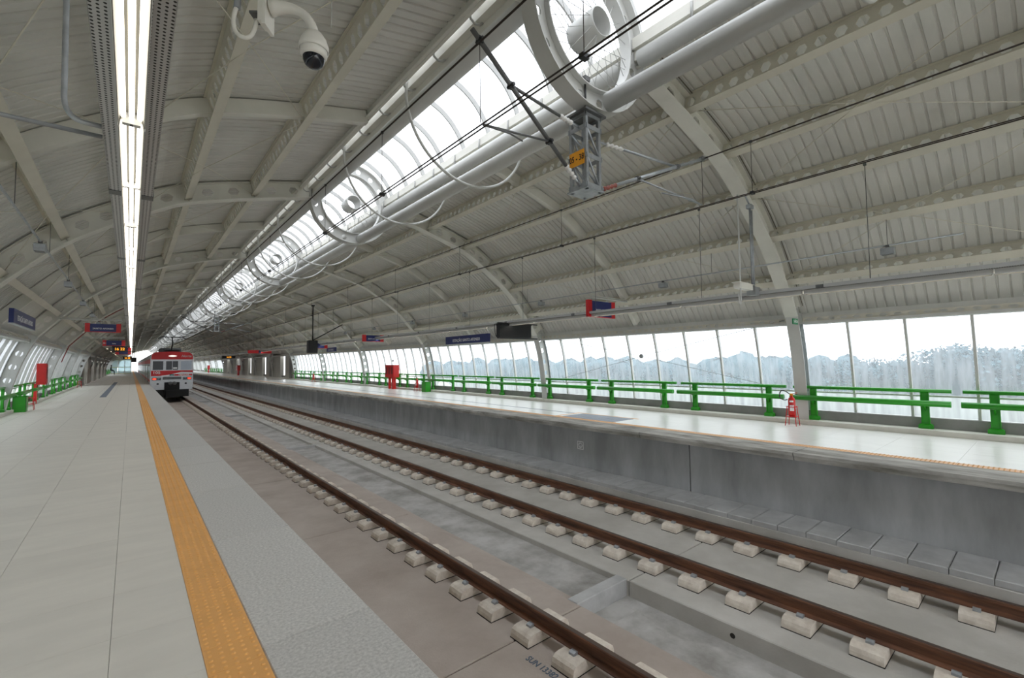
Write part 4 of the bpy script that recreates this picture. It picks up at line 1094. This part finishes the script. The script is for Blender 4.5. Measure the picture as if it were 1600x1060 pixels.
for k in range(n):
    x0, x1 = -1.38 + 2.76 * k / n, -1.38 + 2.76 * (k + 1) / n
    def low(x): return 1.93 + .30 * max(0, min(1, (x + .9) / 1.5)) ** 1.5 - .05 * max(0, x - .6)
    def top(x): return 2.36
    rb.quad((x0, -.074, low(x0)), (x1, -.074, low(x1)), (x1, -.074, top(x1)), (x0, -.074, top(x0)), SREDM)
ob('red_swoosh', rb, face)
sw = MB()
for k in range(n):
    x0, x1 = -.7 + 2.05 * k / n, -.7 + 2.05 * (k + 1) / n
    f0 = lambda x: 1.93 + .30 * max(0, min(1, (x + .9) / 1.5)) ** 1.5 - .05 * max(0, x - .6)
    sw.quad((x0, -.0755, f0(x0) - .05 - .03 * math.sin(math.pi * (x0 + .7) / 2.05)), (x1, -.0755, f0(x1) - .05 - .03 * math.sin(math.pi * (x1 + .7) / 2.05)), (x1, -.0755, f0(x1)), (x0, -.0755, f0(x0)), LETTER)
ob('white_swoosh', sw, face)
text('fleet_number', '105', .30, LETTER, face, (-1.02, -.08, 2.19), FACE_CAM, .003, sx=1.15)
fbox('name_plate', .14, 1.36, 1.92, 2.06, SREDM, .016); fbox('name_emblem', -.18, .12, 1.92, 2.06, GALVD, .016); fbox('emblem_mark', -.08, .02, 1.95, 2.03, mat('teal_mark', rgb(90, 170, 170), .4), .018)
text('name_lettering', 'TRENSURB', .155, LETTER, face, (.77, -.08, 1.99), FACE_CAM, .002, shear=.2)
for s in (-1, 1):
    hs_ = fbox('lamp_housing', s * 1.02 - .3, s * 1.02 + .3, 1.58, 1.80, GALVD, .02)
    lx = s * 1.02 + (-.13 if s < 0 else .14)
    ob('tail_lamp', MB().prism_y([(lx + .13 * math.cos(2 * math.pi * k / 16), 1.69 + .07 * math.sin(2 * math.pi * k / 16)) for k in range(16)], -.095, -.08, TAIL), hs_)
    lx2 = s * 1.02 + (.14 if s < 0 else -.14)
    ob('head_lamp', MB().lathe([(0, -.095), (.07, -.095), (.08, -.08)], TGLASSL, 14, (lx2, 0, 1.69), 'y'), hs_)
    fbox('buffer_hole', s * .93 - .07, s * .93 + .07, 1.22, 1.34, UNDER, .006)
fbox('steel_grille', -.62, .62, 1.62, 1.84, GALVD, .012); ob('step_shelf', MB().box(-.64, .62, -.24, -.06, 1.5, 1.58, STAIN), face)
cp = ob('coupler', MB().box(-.25, .25, -.5, -.06, 1.0, 1.28, UNDER).box(-.5, .5, -.3, -.06, .5, 1.4, UNDER), train)
ob('coupler_head', MB().lathe([(0, -.62), (.12, -.62), (.15, -.5), (.08, -.45), (.08, -.3)], GALVD, 12, (-.12, 0, 1.32), 'y').lathe([(0, -.62), (.12, -.62), (.15, -.5), (.08, -.45), (.08, -.3)], GALVD, 12, (.14, 0, 1.32), 'y'), cp)
ob('pilot', MB().box(-1.15, 1.15, -.1, .6, .2, .8, UNDER).box(-.4, .5, -.45, .0, .15, .75, UNDER), train)
ob('roof_unit', MB().bbox(-.75, .75, 2.6, 5.4, ZT - .05, ZT + .42, GALVD, .08), train)
pg = ob('pantograph', MB().box(-.5, .5, .5, 2.0, ZT + .1, ZT + .2, UNDER).tube([(0, 1.9, ZT + .2), (.0, .5, ZT + .7), (0, 1.0, 5.16)], .045, UNDER, 8), train)
ob('collector_bow', MB().tube([(-.95, 1.0, 5.03), (-.7, 1.0, 5.17), (.7, 1.0, 5.17), (.95, 1.0, 5.03)], .035, UNDER, 8), pg)

# ================================================================= far end of the left platform
k_ = empty('glazed_kiosk', (-1.35, 112, 0), label='pale glazed enclosure at the far end of the left platform', cat='kiosk')
for x in (-1.4, -.45, .45, 1.35): ob('post', MB().box(x - .05, x + .05, -.05, .05, 0, 2.6, WHITE), k_)
for z in (.05, 1.2, 2.55): ob('rail', MB().box(-1.4, 1.4, -.06, .06, z, z + .1, mat('ochre_rail', rgb(200, 190, 120), .5)), k_)
for x in (-1.4, -.45, .45): ob('pane', MB().box(x + .05, x + .85, -.01, .01, .1, 2.55, KIOSKG), k_)
ob('roof_plate', MB().box(-1.6, 1.5, -.1, 3, 2.65, 2.75, WHITE), k_)

# seated person on the far left rail
pe = empty('person', (-2.6, 104, 0), label='person in dark clothes sitting on the far left green rail', cat='person')
sk = bpy.data.meshes.new('body')
V = [(-.05, 0, .72), (-.04, 0, .95), (-.03, 0, 1.2), (-.0, 0, 1.33), (.02, 0, 1.46), (.02, 0, 1.58),
     (.02, -.1, .70), (.40, -.12, .66), (.42, -.12, .30), (.40, -.12, .06), (.52, -.13, .04),
     (.02, .1, .70), (.40, .12, .66), (.44, .12, .30), (.42, .12, .06), (.54, .13, .04),
     (-.02, -.19, 1.22), (.02, -.24, .95), (.24, -.18, .80), (.33, -.15, .76),
     (-.02, .19, 1.22), (.02, .24, .95), (.24, .18, .80), (.33, .15, .76)]
Ed = [(0, 1), (1, 2), (2, 3), (3, 4), (4, 5), (0, 6), (6, 7), (7, 8), (8, 9), (9, 10), (0, 11), (11, 12), (12, 13), (13, 14), (14, 15), (2, 16), (16, 17), (17, 18), (18, 19), (2, 20), (20, 21), (21, 22), (22, 23)]
RAD = [.16, .14, .16, .06, .09, .085, .1, .075, .055, .045, .04, .1, .075, .055, .045, .04, .065, .05, .04, .04, .065, .05, .04, .04]
sk.from_pydata(V, Ed, []); sk.materials.append(HAIR)
bo = ob('body', sk, pe)
bo.modifiers.new('skin', 'SKIN'); bo.modifiers.new('sub', 'SUBSURF').levels = 1
for v_, r_ in zip(sk.skin_vertices[0].data, RAD): v_.radius = (r_, r_)
sk.skin_vertices[0].data[0].use_root = True
ob('face_skin', MB().lathe([(0, -.1), (.06, -.08), (.085, 0), (.07, .07), (0, .09)], SKIN, 12, (.045, 0, 1.52)), pe)
ob('hair', MB().lathe([(.105, -.02), (.1, .06), (.06, .12), (0, .135)], HAIR, 12, (.01, 0, 1.55)), pe)

# ================================================================= outside
tag(ob('ground', MB().box(-160, 200, -120, 400, -7.2, -7.0, GRND)), 'hazy flat ground outside the station', None, None, 'structure')
tr = MB()
def blob(cx, cy, cz, rx, rz, seed):
    rnd = random.Random(seed); nu, nv = 9, 6; i = len(tr.v)
    for a in range(nv + 1):
        for b in range(nu):
            t, p = math.pi * a / nv, 2 * math.pi * b / nu; q = 1 + rnd.uniform(-.1, .1)
            tr.v.append((cx + rx * q * math.sin(t) * math.cos(p), cy + rx * q * math.sin(t) * math.sin(p), cz + rz * q * math.cos(t)))
    for a in range(nv):
        for b in range(nu):
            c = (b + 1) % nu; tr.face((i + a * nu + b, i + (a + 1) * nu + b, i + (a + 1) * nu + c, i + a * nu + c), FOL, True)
def skyline(y): return (1.35 if y < 12 else .5) + .55 * math.sin(y * .22 + 1) + .35 * math.sin(y * .61) + .2 * math.sin(y * 1.7)
def leaves(cx, cy, cz, rx, rz, n, size):
    for _ in range(n):
        while True:
            p = Vector((random.uniform(-1, 1), random.uniform(-1, 1), random.uniform(-1, 1)))
            if p.length < 1: break
        c = Vector((cx + p.x * rx, cy + p.y * rx, cz + p.z * rz))
        a = Vector((random.gauss(0, 1), random.gauss(0, 1), random.gauss(0, 1))).normalized() * size * random.uniform(.6, 1.2); b = a.orthogonal().normalized() * size * random.uniform(.5, 1)
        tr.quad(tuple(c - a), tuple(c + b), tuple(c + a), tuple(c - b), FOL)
for i in range(330):
    y = -45 + 79 * i / 330 + random.uniform(-.5, .5); x = random.uniform(36, 44); h = skyline(y) - random.choice((.6, .7, .8, 1.5))
    leaves(x, y, h, random.uniform(.9, 1.7), random.uniform(.6, 1.0), 260, .11)
for i in range(160):
    y = -45 + 79 * i / 160; blob(random.uniform(42, 48), y, skyline(y) - 3.75, random.uniform(1.0, 1.8), random.uniform(3.1, 3.4), 4000 + i)
for i in range(160):
    y = random.uniform(20, 110); x = random.uniform(60, 95)
    blob(x, y, random.uniform(-2.8, -.9), random.uniform(2.2, 4), random.uniform(2.5, 3.6), 500 + i)
for i in range(80):
    y = random.uniform(-10, 150); x = random.uniform(-70, -40)
    blob(x, y, random.uniform(-5, -3), random.uniform(3, 5), random.uniform(2.5, 4), 900 + i)
tag(ob('treeline', tr), 'hazy grey green trees seen through the glazed walls', 'trees', None, 'stuff')
